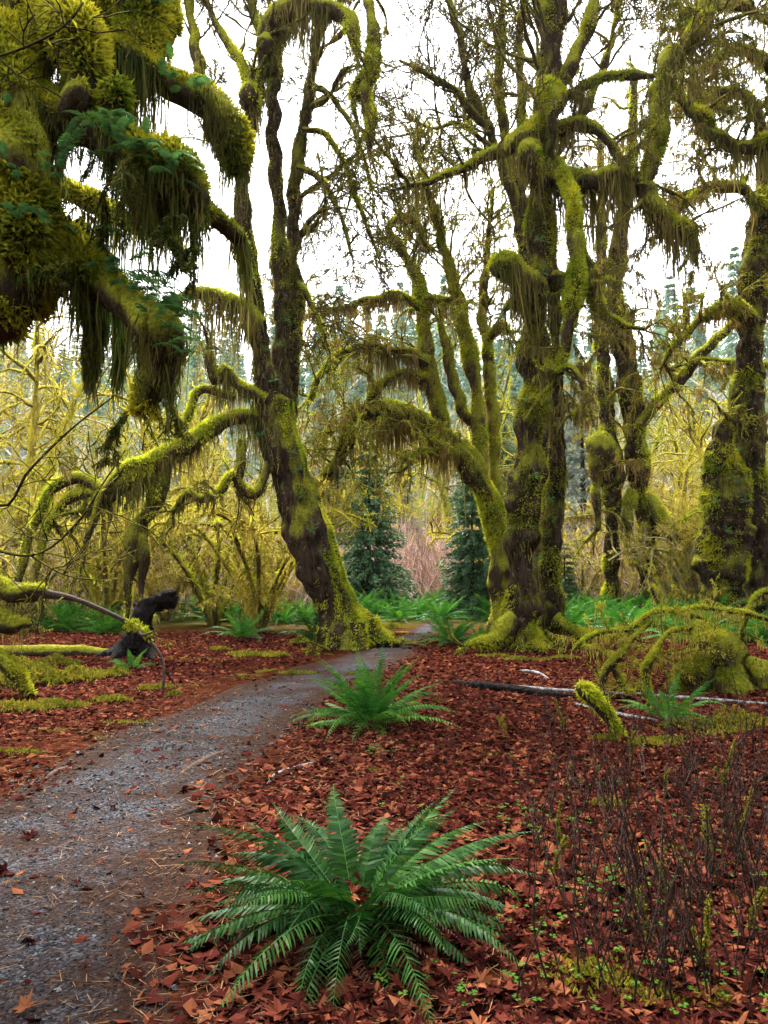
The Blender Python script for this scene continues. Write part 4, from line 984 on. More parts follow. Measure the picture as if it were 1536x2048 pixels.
cA = conifer_mesh(501, 5.6, 1.75, 30, 8, 70, 0.24, 0.34, 'needles', 0.25, 0.02)
cB = conifer_mesh(502, 4.2, 1.35, 26, 8, 60, 0.20, 0.34, 'needles', 0.40, 0.02)
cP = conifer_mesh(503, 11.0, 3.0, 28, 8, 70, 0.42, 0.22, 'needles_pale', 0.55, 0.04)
cS = conifer_mesh(504, 2.2, 0.75, 16, 7, 40, 0.15, 0.34, 'needles', 0.3, 0.02)
put_conifer(738, 25, cA, 'bushy green spruce in the gap between the leaning and bowing maples')
put_conifer(945, 22, cB, 'dark green spruce sapling behind the roots of the tall right maple')
put_conifer(1170, 34, cP, 'pale grey green spruce with drooping boughs between the right maples')
put_conifer(1130, 24, cS, 'small young spruce low down behind the tall right maple')
put_conifer(690, 33, cA, 'spruce standing just behind the bushy green spruce to its left', 1.2, 1.1)
put_conifer(800, 42, cP, 'pale spruce behind the bushy green spruce to its right', 2.2, 0.8)
put_conifer(640, 46, cP, 'pale spruce seen behind the upper left of the bowing maple', 0.4, 1.2)
put_conifer(985, 44, cA, 'spruce seen through the stems of the bowing middle maple', 2.9, 2.2)

farm = []
for k in range(4):
    cr, tr = conifer_mesh(520 + k, 22 + 2 * k, 4.4, 34, 6, 26, 1.15, 0.32, 'needles_haze_pale', 0.45, 0.05)
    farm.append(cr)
gf = np.random.default_rng(88)
nfar = 0
for d, n in ((66, 12), (78, 20), (92, 26), (110, 30), (132, 36), (155, 42), (178, 48)):
    for k in range(n):
        hw = d * 0.62
        x = -hw + 2 * hw * (k + gf.uniform(0.05, 0.95)) / n
        y = d + gf.uniform(-7, 7)
        if d < 95 and -0.10 < x / y < 0.16 and gf.uniform() < 0.6: continue
        o = bpy.data.objects.new('conifer_tree', farm[int(gf.integers(4))]); COL.objects.link(o)
        o.location = (x, y, float(H(np.array([x]), np.array([y]))[0]) - 0.3); o.rotation_euler = (0, 0, gf.uniform(0, 6.28))
        s = gf.uniform(0.55, 1.05) * (0.7 if d < 85 else 0.92); o.scale = (s, s, s * gf.uniform(0.9, 1.15))
        tag(o, 'conifer with haze put into its pale colour in the wood covering the hillside far behind', 'tree', 'conifers on the far hillside')
        nfar += 1


back = [conifer_mesh(540 + k, 20 + 2 * k, 4.2, 30, 7, 26, 1.5, 0.45, 'needles_haze_pale', 0.35, 0.04)[0] for k in range(2)]  # unseen conifers, added to cut skylight on surfaces facing the camera
for k, (x, y) in enumerate(((-9, -11), (-5, -10), (-1, -10), (3, -8.5), (7, -9), (11, -6), (14, -1), (-13, -13), (-3, -14), (5, -14), (12, -12), (17, 5), (0, -19), (-9, -18), (9, -18), (18, 11), (-19, 12))):
    o = bpy.data.objects.new('conifer_tree', back[k % 2]); COL.objects.link(o)
    o.location = (x, y, float(H(np.array([float(x)]), np.array([float(y)]))[0]) - 0.2); o.rotation_euler = (0, 0, gf.uniform(0, 6.28)); s_ = gf.uniform(0.8, 1.1); o.scale = (s_, s_, s_)
    tag(o, 'tall unseen conifer added around and behind the viewpoint to block skylight', 'tree', 'unseen conifers around the viewpoint')

# golden mossy maples and vine maples farther back
def mossy_proto(seed, Ht, stems, spread, kind):
    T = Tree('mossy_maple', 'x', 'tree', (0, 0, 0), None, seed, (('gold', 'gold', 'gold', 'moss_lime', 'hang_gold'), ('pale', 'pale', 'pale', 'hang_gold', 'hang_gold'), ('olive', 'olive', 'olive', 'moss_lime', 'hang_mid'))[seed % 3])
    g = T.g
    for s in range(stems):
        az = 2 * math.pi * s / stems + g.uniform(-0.5, 0.5)
        o = np.array([math.cos(az), math.sin(az), 0])
        pts = []; n = 6
        for i in range(n):
            f = i / (n - 1)
            if kind == 'tree':
                p = o * spread * (0.05 + 0.95 * f ** 1.3) + UP * Ht * f + g.normal(size=3) * 0.15 * f
                r = 0.20 * (1 - 0.85 * f) + 0.012
            else:
                p = o * spread * f + UP * Ht * (1.6 * f - 1.05 * f * f) * 1.5 + g.normal(size=3) * 0.12 * f
                r = 0.048 * (1 - 0.7 * f) + 0.008
            pts.append((*p, r))
        pts[0] = (*(np.array(pts[0][:3]) * [1, 1, 0] + [0, 0, -0.15]), pts[0][3] * 1.3)
        tb = T.limb(pts, 'stem', 8, 0.25, 0.2, 1.5, 1.2, 1.5, 0.8, world=True)
        if kind == 'tree':
            T.sprout(tb, 11, 2.7, 0.065, 2, 'droop', 0.15, 0.9, None, 0.35, 0.4, 0.7, 0.3)
            T.sprout(tb, 7, 2.0, 0.04, 2, 'up', 0.55, 1.0, None, 0.1, 0.3, 0.4, 0.5)
        else:
            T.sprout(tb, 7, 1.1, 0.026, 2, 'droop' if s % 2 else 'wild', 0.15, 1.0, None, 0.7, 0.35, 0.6, 0.35)
    T.dress(0.09, 260 if kind == 'tree' else 420, 0.035, 34 if kind == 'tree' else 40, 0.55)
    return T.root

gm = np.random.default_rng(99)
protos = [mossy_proto(600 + k, 8.5 + k, 3 + k % 2, 2.2 + 0.4 * k, 'tree') for k in range(3)]
tspots = []
for px, d in ((25, 24), (-60, 30), (215, 34), (345, 30), (150, 44), (470, 40), (390, 54)): tspots.append((px, d, 'golden mossy maple in the thicket left of the leaning maple', 'golden maples at the left'))
for px, d in ((620, 40), (690, 52), (770, 37), (850, 47), (935, 41), (1010, 44)): tspots.append((px, d, 'golden mossy maple far behind the bowing middle maple', 'golden maples in the middle'))
for px, d in ((1150, 46), (1245, 35), (1340, 32), (1400, 40), (1445, 35), (1480, 28), (1290, 50), (1540, 44)): tspots.append((px, d, 'golden mossy maple behind the slim maples at the right', 'golden maples at the right'))
used = set()
for k, (px, d, lab, gr) in enumerate(tspots):
    lab += ', ' + rank(px, gr, tspots); pr = protos[k % 3]; loc = gx(px, d); rz = gm.uniform(0, 6.28); s = gm.uniform(0.8, 1.2)
    if k % 3 not in used:
        used.add(k % 3); pr['label'] = lab; pr['group'] = gr
        pr.location = loc; pr.rotation_euler = (0, 0, rz); pr.scale = (s, s, s)
    else:
        copy_tree(pr, loc, rz, s, lab, None, gr)
vprot = [mossy_proto(640 + k, 2.0 + 0.4 * k, 7 + k, 2.2 + 0.3 * k, 'shrub') for k in range(3)]
for v in vprot: v.name = 'vine_maple'; v['category'] = 'shrub'
vs = []
for px, d in ((40, 18), (130, 22), (215, 19), (330, 21), (430, 19), (520, 17.5), (20, 26), (270, 27), (390, 28), (560, 24)): vs.append((px, d, 'yellow mossy vine maple left of the leaning maple', 'vine maples at the left'))
for px, d in ((610, 27), (990, 25)): vs.append((px, d, 'yellow mossy vine maple behind the fern bed', 'vine maples in the middle'))
for px, d in ((1160, 26), (1250, 28), (1350, 25), (1400, 22), (1470, 24), (1530, 21)): vs.append((px, d, 'yellow mossy vine maple among the slim maples', 'vine maples at the right'))
used = set()
for k, (px, d, lab, gr) in enumerate(vs):
    lab += ', ' + rank(px, gr, vs); pr = vprot[k % 3]; loc = gx(px, d); rz = gm.uniform(0, 6.28); s = gm.uniform(0.8, 1.2)
    if k % 3 not in used:
        used.add(k % 3); pr['label'] = lab; pr['group'] = gr
        pr.location = loc; pr.rotation_euler = (0, 0, rz); pr.scale = (s, s, s)
    else:
        copy_tree(pr, loc, rz, s, lab, None, gr)

# bare pink-brown brush and pale leafless alders
def plain(name, stops, scale, rough=0.8):
    m, N, L = new_mat(name)
    at = N.new('ShaderNodeAttribute'); at.attribute_name = 'rnd'
    r = ramp(N, stops); L.new(at.outputs['Fac'], r.inputs[0])
    return finish(m, N, L, r.outputs[0], rough, 0.05)
M['brush'] = plain('bare_brush', [(0, (0.16, 0.09, 0.08)), (0.5, (0.40, 0.26, 0.23)), (1, (0.60, 0.46, 0.34))], 1)
M['alder'] = plain('pale_alder_bark', [(0, (0.22, 0.20, 0.18)), (1, (0.52, 0.49, 0.45))], 1)


def brush_mesh(seed, n, Ht, W, r):
    g = np.random.default_rng(seed); mb = MB()
    for k in range(n):
        b = np.array([g.normal() * W * 0.35, g.normal() * W * 0.35, -0.05]); v = nrm(np.array([g.normal() * 0.35, g.normal() * 0.35, 1.0]))
        L = Ht * g.uniform(0.5, 1.1)
        P = [b]
        for i in range(5):
            v = nrm(v + g.normal(size=3) * 0.14); P.append(P[-1] + v * L / 5)
        c = g.uniform()
        tube(mb, np.array(P), r * np.linspace(1, 0.35, 6), 3, 0, 1, 0, c)
        for j in range(5):
            i = int(g.integers(1, 5)); w = nrm(v + g.normal(size=3) * 0.7)
            q = np.array([P[i], P[i] + w * L * 0.12, P[i] + nrm(w + UP * 0.5) * L * 0.27])
            tube(mb, q, r * np.array([0.6, 0.5, 0.3]), 3, 0, 1, 0, c)
    return mb.mesh('bare_bush', M['brush'])
bm_ = [brush_mesh(700 + k, 80, 2.6, 2.6, 0.011) for k in range(3)]
for k in range(84):
    if k < 40: px, d, w = gm.uniform(600, 1010), gm.uniform(26, 46), 'in the gap behind the fern bed'
    elif k < 62: px, d, w = gm.uniform(-20, 600), gm.uniform(21, 42), 'under the golden maples at the left'
    else: px, d, w = gm.uniform(1100, 1550), gm.uniform(25, 44), 'behind the slim maples at the right'
    o = bpy.data.objects.new('bare_bush', bm_[k % 3]); COL.objects.link(o)
    o.location = gx(px, d); o.rotation_euler = (0, 0, gm.uniform(0, 6.28)); s = gm.uniform(0.9, 1.6); o.scale = (s, s, s)
    tag(o, 'leafless pinkish brown brush ' + w, 'bush', 'bare brush ' + w)


def alder_mesh(seed):
    g = np.random.default_rng(seed); mb = MB()
    Ht = 13
    P = np.array([[g.normal() * 0.12 * i, g.normal() * 0.12 * i, Ht * i / 9 - 0.2] for i in range(10)])
    tube(mb, P, np.linspace(0.14, 0.02, 10), 7, 0.08, 2, seed, 0.6)
    for k in range(60):
        t = g.uniform(2, 8.9); i = int(t); b = P[i] + (P[min(i + 1, 9)] - P[i]) * (t - i)
        az = g.uniform(0, 6.28); v = nrm(np.array([math.cos(az), math.sin(az), g.uniform(0.3, 0.9)]))
        L = g.uniform(1.2, 2.8) * (1.1 - t / 11)
        Q = [b]
        for j in range(5):
            v = nrm(v + g.normal(size=3) * 0.18 + UP * 0.06); Q.append(Q[-1] + v * L / 5)
        c = g.uniform()
        tube(mb, np.array(Q), 0.026 * np.linspace(1, 0.25, 6), 3, 0, 1, 0, c)
        for _ in range(6):
            j = int(g.integers(1, 5)); w = nrm(v + g.normal(size=3) * 0.6); tube(mb, np.array([Q[j], Q[j] + w * L * 0.2, Q[j] + nrm(w + UP * 0.2) * L * 0.4]), 0.011 * np.array([1, 0.7, 0.4]), 3, 0, 1, 0, c)
    return mb.mesh('bare_alder', M['alder'])
al = [alder_mesh(720 + k) for k in range(3)]
for k, (px, d) in enumerate(((238, 48), (150, 56), (330, 60), (60, 62), (440, 58), (1310, 50), (1380, 58), (1460, 55), (1250, 64), (1520, 60), (700, 62), (890, 60), (610, 60), (20, 52), (100, 46), (280, 52), (400, 47), (500, 54), (540, 62), (650, 66), (780, 70), (850, 66), (950, 64), (1180, 58), (1340, 66), (1420, 48), (1500, 50))):
    o = bpy.data.objects.new('bare_alder', al[k % 3]); COL.objects.link(o)
    o.location = gx(px, d); o.rotation_euler = (0, 0, gm.uniform(0, 6.28)); s = gm.uniform(0.8, 1.25); o.scale = (s, s, s)
    w = 'at the left' if px < 560 else ('in the middle gap' if px < 1000 else 'at the right')
    tag(o, 'leafless pale barked alder in the hazy background ' + w, 'tree', 'pale alders ' + w)

# ------------------------------------------------------------------ wood on the ground
def wet_wood(name, a, b, rough, scale=12):
    m, N, L = new_mat(name)
    geo = N.new('ShaderNodeNewGeometry')
    mp = N.new('ShaderNodeMapping'); mp.inputs['Scale'].default_value = (1, 1, 1); L.new(geo.outputs['Position'], mp.inputs[0])
    n1 = noise(N, L, scale, 6, 0.7, mp.outputs[0])
    r = ramp(N, [(0.35, a), (0.7, b)]); L.new(n1.outputs[0], r.inputs[0])
    return finish(m, N, L, r.outputs[0], rough, 0.05 if 'black' in name else 0.15, 0, None, n1.outputs[0], 0.08, 1.0)
M['black_wood'] = wet_wood('wet_black_wood', (0.0012, 0.001, 0.001), (0.010, 0.0065, 0.006), 0.5, 14)
M['white_bark'] = wet_wood('white_blotched_bark', (0.02, 0.016, 0.015), (0.55, 0.54, 0.56), 0.6, 22)
M['old_wood'] = wet_wood('weathered_wood', (0.05, 0.03, 0.022), (0.17, 0.11, 0.075), 0.7, 20)
M['stem'] = wet_wood('dry_stem', (0.020, 0.011, 0.009), (0.085, 0.042, 0.026), 0.7, 40)


def stick(mb, pix, seg=8, amp=0.15, freq=4.0, seed=0, lift=0.0, n=None):
    """pix rows: x, y, distance (None = on the ground there), width in pixels"""
    pts = []
    for x, y, d, w in pix:
        if d is None:
            p = gpt(x, y); d = p[1]; r = w * d / FPX / 2; p[2] += r * 0.6 + lift
        else:
            p = ray(x, y, d); r = w * d / FPX / 2
        pts.append((*p, r))
    c = crom(np.array(pts), n or max(8, len(pts) * 6))
    return tube(mb, c[:, :3], np.maximum(c[:, 3], 0.002), seg, amp, freq, seed)


def stick_thing(name, pix, mat, label, cat='branch', seg=8, amp=0.15, freq=4.0, seed=0, group=None, lift=0.0):
    mb = MB(); stick(mb, pix, seg, amp, freq, seed, lift)
    return tag(mb.build(name, M[mat], None, True), label, cat, group)

ds = ground_d(1312)
sn_root = thing('snag', gpt(280, 1312), 'wet black bent snag with a blunt tip pointing right', 'snag')
mb = MB(); stick(mb, [(190, 1318, ds, 14), (232, 1308, ds, 34), (262, 1292, ds, 46), (280, 1266, ds, 44), (286, 1240, ds, 42), (298, 1216, ds, 42), (318, 1203, ds, 38), (336, 1198, ds, 34), (348, 1195, ds, 30)], 30, 0.30, 3.6, 5, n=100)
for q in range(7):
    stick(mb, [(326, 1198 + 2.5 * (q - 3), ds + 0.03 * (q - 3), 14), (345, 1196 + 3.2 * (q - 3), ds + 0.04 * (q - 3), 9), (354 + 3 * math.sin(q * 2.3), 1194 + 4.0 * (q - 3), ds + 0.04 * (q - 3), 2)], 6, 0.3, 5.0, q)
for q in range(5):
    stick(mb, [(262 + 6 * q, 1296, ds - 0.16, 10), (276 + 3 * q, 1262, ds - 0.17, 10), (284 + 4 * q, 1232, ds - 0.16, 8), (300 + 5 * q, 1210, ds - 0.12, 4)], 6, 0.4, 5.0, q + 20)
mb.build('trunk', M['black_wood'], sn_root, True)
mb = MB(); stick(mb, [(280, 1285, ds, 30), (297, 1306, ds - 0.2, 20), (306, 1322, ds - 0.4, 6)], 10, 0.2, 3.0, 5); stick(mb, [(250, 1300, ds, 26), (232, 1318, ds - 0.2, 16), (200, 1326, ds - 0.4, 5)], 10, 0.2, 3.0, 6); mb.build('root', M['black_wood'], sn_root, True)
mb = MB(); stick(mb, [(285, 1290, ds, 40), (300, 1310, ds - 0.2, 26), (308, 1322, ds - 0.4, 10)], 10, 0.15, 2.0, 5); stick(mb, [(250, 1300, ds, 40), (232, 1318, ds - 0.2, 24), (205, 1324, ds - 0.4, 8)], 10, 0.15, 2.0, 6); mb.build('root', M['black_wood'], sn_root, True)
stick_thing('fallen_log', [(-60, 1318, None, 30), (60, 1312, None, 28), (150, 1310, None, 26), (215, 1311, None, 18)], 'limb', 'mossy fallen log lying left of the black snag', 'log', 14, 0.12)
stick_thing('fallen_log', [(905, 1366, None, 8), (960, 1376, None, 18), (1040, 1384, None, 17), (1110, 1394, None, 12), (1180, 1398, None, 6)], 'black_wood', 'black wet branch with a pointed end lying right of the path', 'log', 10, 0.15)
stick_thing('fallen_branch', [(1010, 1372, None, 6), (1100, 1383, None, 8), (1190, 1390, None, 9), (1280, 1396, None, 8), (1380, 1408, None, 8), (1500, 1418, None, 6), (1560, 1424, None, 4)], 'white_bark', 'long thin branch with white bark crossing the litter on the right', 'branch', 8, 0.1)
stick_thing('fallen_branch', [(1150, 1408, None, 6), (1210, 1424, None, 9), (1270, 1440, None, 10), (1330, 1452, None, 6)], 'white_bark', 'short white barked branch beside the leaning mossy stake', 'branch', 8, 0.1)
stick_thing('fallen_branch', [(975, 1410, None, 5), (1000, 1418, None, 8), (1015, 1424, None, 5)], 'black_wood', 'short black stick below the black wet branch', 'stick', 8, 0.15)
stick_thing('fallen_branch', [(1040, 1342, None, 5), (1075, 1346, None, 7), (1098, 1358, None, 4)], 'white_bark', 'small whitish stick behind the black wet branch', 'stick', 8, 0.1)
stick_thing('fallen_branch', [(535, 1572, None, 4), (550, 1553, None, 7), (580, 1540, None, 6), (620, 1530, None, 6), (665, 1518, None, 4)], 'white_bark', 'thin curved stick with speckled white bark between the two big ferns', 'stick', 8, 0.1)
stick_thing('wood_strip', [(352, 1556, None, 6), (385, 1538, None, 13), (425, 1518, None, 12), (455, 1504, None, 4)], 'old_wood', 'flat brown strip of wood lying on the path', 'wood', 8, 0.1, lift=-0.01)
stick_thing('wood_strip', [(90, 1556, None, 5), (112, 1545, None, 12), (140, 1532, None, 5)], 'old_wood', 'short brown piece of wood at the left edge of the path', 'wood', 8, 0.1, lift=-0.01)
stick_thing('fallen_branch', [(352, 1640, None, 4), (390, 1630, None, 12), (430, 1622, None, 5)], 'stem', 'dark twig lying across the path', 'stick', 8, 0.15)
fb = thing('drooping_branch', ray(-40, 1240, 9.5), 'dark branch reaching in from the left edge above the mossy bank', 'branch')
mb = MB(); stick(mb, [(-60, 1165, 9.3, 60), (0, 1178, 9.3, 40), (60, 1186, 9.3, 36), (95, 1188, 9.3, 20), (150, 1198, 9.3, 11), (200, 1218, 9.3, 10), (265, 1250, 9.3, 9), (300, 1282, 9.2, 8), (325, 1320, 9.1, 7), (328, 1352, 9.0, 6), (325, 1388, 8.9, 4)], 8, 0.12, 6, 3, n=60)
stick(mb, [(320, 1310, 9.1, 6), (330, 1340, 9.2, 5), (350, 1370, 9.3, 3)], 6, 0.1, 6, 3); stick(mb, [(270, 1253, 9.3, 7), (285, 1270, 9.1, 6), (310, 1262, 9.0, 3)], 6, 0.1, 6, 3)
mb.build('branch', M['stem'], fb, True)
T2 = Tree.__new__(Tree); T2.root = fb; T2.tri = False; T2.g = np.random.default_rng(5); T2.seed = 81; T2.twig = MB(); T2.tubes = []; T2.mats = ('limb', 'limb', 'limb', 'moss', 'hang')
for pp in ([(-60, 1162, 9.3, 70), (0, 1175, 9.3, 46), (55, 1184, 9.3, 40), (98, 1186, 9.3, 26)], [(-60, 1230, 9.2, 70), (0, 1240, 9.2, 50), (35, 1250, 9.2, 36), (60, 1252, 9.2, 14)], [(255, 1246, 9.3, 14), (285, 1262, 9.25, 18), (300, 1275, 9.2, 10)], [(-60, 1330, 8.8, 60), (-10, 1320, 8.8, 40), (30, 1350, 8.8, 30), (50, 1375, 8.8, 26), (75, 1390, 8.8, 10)]):
    T2.limb(pp, 'limb', 10, 0.05, 0.2, 3.0, 2.0, 2.0, 0.5)
T2.dress(0.05, 1800, 0.013, 260, 0.5)

# mossy stump, stake and fallen mossy branches on the right
F = Tree('mossy_stump', 'broad stump buried in bright moss at the right edge', 'stump', gpt(1450, 1390), None, 83, ('limb', 'limb', 'limb', 'moss', 'hang'))
dF = 9.0
for q, pp in enumerate(([(1450, 1425, dF, 150), (1440, 1370, dF, 130), (1425, 1310, dF, 110), (1405, 1265, dF, 80), (1395, 1240, dF, 30)],
           [(1490, 1430, dF + 0.3, 150), (1480, 1370, dF + 0.3, 130), (1465, 1310, dF + 0.3, 100), (1455, 1270, dF + 0.3, 40)],
           [(1545, 1430, dF + 0.2, 130), (1520, 1380, dF + 0.2, 110), (1510, 1340, dF + 0.2, 80), (1500, 1315, dF + 0.2, 30)],
           [(1362, 1410, dF - 0.1, 46), (1356, 1370, dF - 0.1, 54), (1362, 1335, dF - 0.1, 40), (1370, 1315, dF, 14)],
           [(1400, 1420, dF - 0.2, 60), (1395, 1370, dF - 0.2, 60), (1405, 1310, dF - 0.1, 50), (1412, 1270, dF, 24)],
           [(1480, 1430, dF - 0.3, 70), (1470, 1385, dF - 0.3, 70), (1458, 1345, dF - 0.2, 50), (1450, 1310, dF - 0.1, 20)])):
    F.limb(pp, 'stump', 24, 0.04, 0.30, 1.8 + 0.2 * q, 1.8, 2.4, 0.9, mat='limb', wm=0.95)
F.dress(0.036, 4600, 0.011, 420, 0.45)
FB = Tree('mossy_branch', 'tangle of bright mossy branches fallen beside the broad stump', 'branch', gpt(1300, 1385), None, 85, ('limb', 'limb', 'limb', 'moss_lime', 'hang_gold'))
for pp in ([(1410, 1240, 9.2, 30), (1340, 1222, 9.1, 24), (1290, 1232, 9.0, 26), (1255, 1262, 8.9, 26), (1200, 1268, 8.8, 26), (1160, 1290, 8.8, 22), (1145, 1305, 8.8, 10)],
           [(1380, 1255, 9.0, 30), (1330, 1268, 8.8, 34), (1305, 1310, 8.7, 36), (1290, 1350, 8.7, 32), (1298, 1390, 8.7, 26), (1310, 1420, 8.6, 12)],
           [(1300, 1240, 9.0, 26), (1262, 1285, 8.8, 26), (1230, 1320, 8.7, 34), (1212, 1350, 8.7, 32), (1205, 1390, 8.7, 16)],
           [(1225, 1330, 8.7, 26), (1240, 1362, 8.7, 26), (1255, 1388, 8.6, 12)],
           [(1160, 1290, 9.2, 20), (1200, 1300, 9.0, 24), (1230, 1325, 8.8, 20)],
           [(1310, 1300, 8.8, 20), (1350, 1305, 8.9, 24), (1400, 1300, 9.0, 20)],
           [(1540, 1240, 9.4, 30), (1490, 1225, 9.3, 26), (1440, 1218, 9.2, 24), (1390, 1216, 9.1, 20), (1350, 1228, 9.1, 12)],
           [(1560, 1180, 9.6, 30), (1510, 1190, 9.5, 30), (1490, 1240, 9.4, 24), (1480, 1290, 9.4, 14)]):
    FB.limb(pp, 'limb', 10, 0.04, 0.25, 4.0, 2.0, 1.4, 0.4, wm=0.55)
for tb in list(FB.tubes): FB.sprout(tb, 6, 0.5, 0.010, 1, 'wild', 0.2, 1, None, 0.8, 0.25, 2.0, 0.2)
FB.dress(0.028, 6000, 0.009, 160, 0.4)
ST = Tree('mossy_stake', 'short mossy log leaning upright out of the red litter', 'log', gpt(1235, 1480), None, 87, ('limb', 'limb', 'limb', 'moss_lime', 'hang_gold'))
ST.limb([(1240, 1482, 6.62, 26), (1222, 1450, 6.6, 30), (1195, 1410, 6.55, 34), (1168, 1378, 6.5, 36), (1158, 1368, 6.5, 18)], 'log', 12, 0.03, 0.2, 4.0, 2.6, 0.4, 0.1)
ST.dress(0.035, 6000, 0.01, 60, 0.2)

# ------------------------------------------------------------------ leaf litter
M['leaf'] = leafy('fallen_leaf', [(0.0, (0.006, 0.002, 0.002)), (0.4, (0.034, 0.0075, 0.0065)), (0.78, (0.095, 0.021, 0.014)), (1.0, (0.22, 0.078, 0.034))], (0.014, 0.0042, 0.004), (0.072, 0.018, 0.011), 8.0, 0.6, 0.0, 0.10, 0.30)
M['needle'] = plain('needle_litter', [(0, (0.03, 0.014, 0.009)), (0.5, (0.10, 0.045, 0.02)), (1, (0.26, 0.15, 0.07))], 1)
M['pebble'] = plain('gravel', [(0, (0.005, 0.005, 0.006)), (0.6, (0.023, 0.024, 0.027)), (0.96, (0.065, 0.065, 0.072)), (1, (0.20, 0.20, 0.20))], 1, 0.65)
M['sorrel'] = leafy('wood_sorrel', [(0.0, (0.008, 0.035, 0.003)), (1.0, (0.045, 0.12, 0.008))], (0.014, 0.06, 0.004), (0.045, 0.10, 0.007), 6.0, 0.7, 0.05, 0.2)

_out = [(0, 1.0), (9, .62), (17, .72), (26, .40), (42, .88), (52, .62), (60, .66), (78, .34), (98, .62), (112, .46), (122, .50), (150, .22), (180, .16)]
_ang = np.radians([a for a, _ in _out] + [360 - a for a, _ in _out[-2:0:-1]])
_rad = np.array([r for _, r in _out] + [r for _, r in _out[-2:0:-1]])


def leaf_shape(g):
    r = _rad * (1 + g.normal(size=len(_rad)) * 0.08)
    x, y = r * np.sin(_ang), r * np.cos(_ang)
    k1, k2, k3 = g.normal() * 0.45, g.normal() * 0.3, g.uniform(0.1, 0.5)
    z = k1 * x * y + k2 * (y * y - 0.2) + k3 * np.abs(x) * 0.6 + g.normal(size=len(x)) * 0.05
    V = np.vstack([[[0, 0, 0]], np.stack([x, y, z], -1)]) * 0.5
    n = len(x)
    t = np.stack([np.zeros(n, int), 1 + np.arange(n), 1 + (np.arange(n) + 1) % n], -1)
    return V, t[:, ::-1]


def rotm(g, n, tilt):
    """random spin about z followed by a small tilt"""
    a = g.uniform(0, 2 * np.pi, n); b = g.normal(size=n) * tilt; c = g.normal(size=n) * tilt
    ca, sa, cb, sb, cc, sc = np.cos(a), np.sin(a), np.cos(b), np.sin(b), np.cos(c), np.sin(c)
    Rz = np.zeros((n, 3, 3)); Rz[:, 0, 0] = ca; Rz[:, 0, 1] = -sa; Rz[:, 1, 0] = sa; Rz[:, 1, 1] = ca; Rz[:, 2, 2] = 1
    Rx = np.zeros((n, 3, 3)); Rx[:, 0, 0] = 1; Rx[:, 1, 1] = cb; Rx[:, 1, 2] = -sb; Rx[:, 2, 1] = sb; Rx[:, 2, 2] = cb
    Ry = np.zeros((n, 3, 3)); Ry[:, 1, 1] = 1; Ry[:, 0, 0] = cc; Ry[:, 0, 2] = sc; Ry[:, 2, 0] = -sc; Ry[:, 2, 2] = cc
    return Rx @ Ry @ Rz


gl = np.random.default_rng(123)
shapes = [leaf_shape(gl) for _ in range(14)]
def ground_spots(n, y0, y1, g, x0=-0.56, x1=0.56, pw=1.0):
    y = y0 + (y1 - y0) * g.uniform(0, 1, n) ** pw
    x = y * g.uniform(x0, x1, n)
    return x, y

# whole maple leaves: the nearest 300 are things, the rest one mass
x, y = ground_spots(13000, 1.9, 7.6, gl, -0.6, 0.6, 0.9)
fr, xl, xr = path_frac(x, y)
dens = np.where(fr > 1.0, np.clip(0.12 + (x - xr) / np.where(y < 4.5, 0.8, 0.7), 0.12, 1.0), np.where(fr < 0, np.clip((xl - x) / 2.5, 0.04, 0.4), 0.02))
dens = dens * np.where((fr > 1) & (x - xr < 0.9) & (y > 4.2), 0.4, 1.0)
keep = gl.uniform(size=len(x)) < dens * 0.95
x, y = x[keep], y[keep]
size = 0.04 + np.where(y < 4.5, 0.115, 0.075) * gl.uniform(0, 1, len(x)) ** 1.8
Rm = rotm(gl, len(x), 0.36)
z = H(x, y) + gl.uniform(0.008, 0.035, len(x))
vis = np.abs(x / y) < 0.5
order = np.argsort(np.where(vis, -size / y, 0))
top = set(order[:300].tolist())
lm = []
for V, t in shapes:
    for c in (0.05, 0.3, 0.55, 0.8, 1.0):
        b = MB(); b.add(V, None, t, c); lm.append(b.mesh('maple_leaf', M['leaf']))
fc = gpt(712, 1850)
for k in range(16):
    o = bpy.data.objects.new('maple_leaf', lm[int(gl.integers(len(lm)))]); COL.objects.link(o)
    o.location = fc + np.array([gl.normal() * 0.09, gl.normal() * 0.09, gl.uniform(0.06, 0.16)]); o.rotation_euler = (gl.normal() * 0.7, gl.normal() * 0.7, gl.uniform(0, 6.28)); z_ = gl.uniform(0.08, 0.15); o.scale = (z_, z_, z_)
    tag(o, 'dead maple leaf caught in the heart of the big foreground fern', 'leaf', 'dead leaves caught in the foreground fern')
from mathutils import Matrix
mass = MB()
for i in range(len(x)):
    if i in top:
        o = bpy.data.objects.new('maple_leaf', lm[int(gl.integers(len(lm)))]); COL.objects.link(o)
        m4 = Matrix([list(map(float, r)) + [0] for r in Rm[i] * size[i]] + [[0, 0, 0, 1]]); m4.translation = (float(x[i]), float(y[i]), float(z[i]))
        o.matrix_world = m4
        tag(o, 'wet reddish brown maple leaf fallen on the nearest stretch of forest floor', 'leaf', 'fallen maple leaves in the foreground')
    else:
        V, t = shapes[i % 14]
        mass.add((V * size[i]) @ Rm[i].T + [x[i], y[i], z[i]], None, t, gl.uniform())
print('whole leaves', len(x))
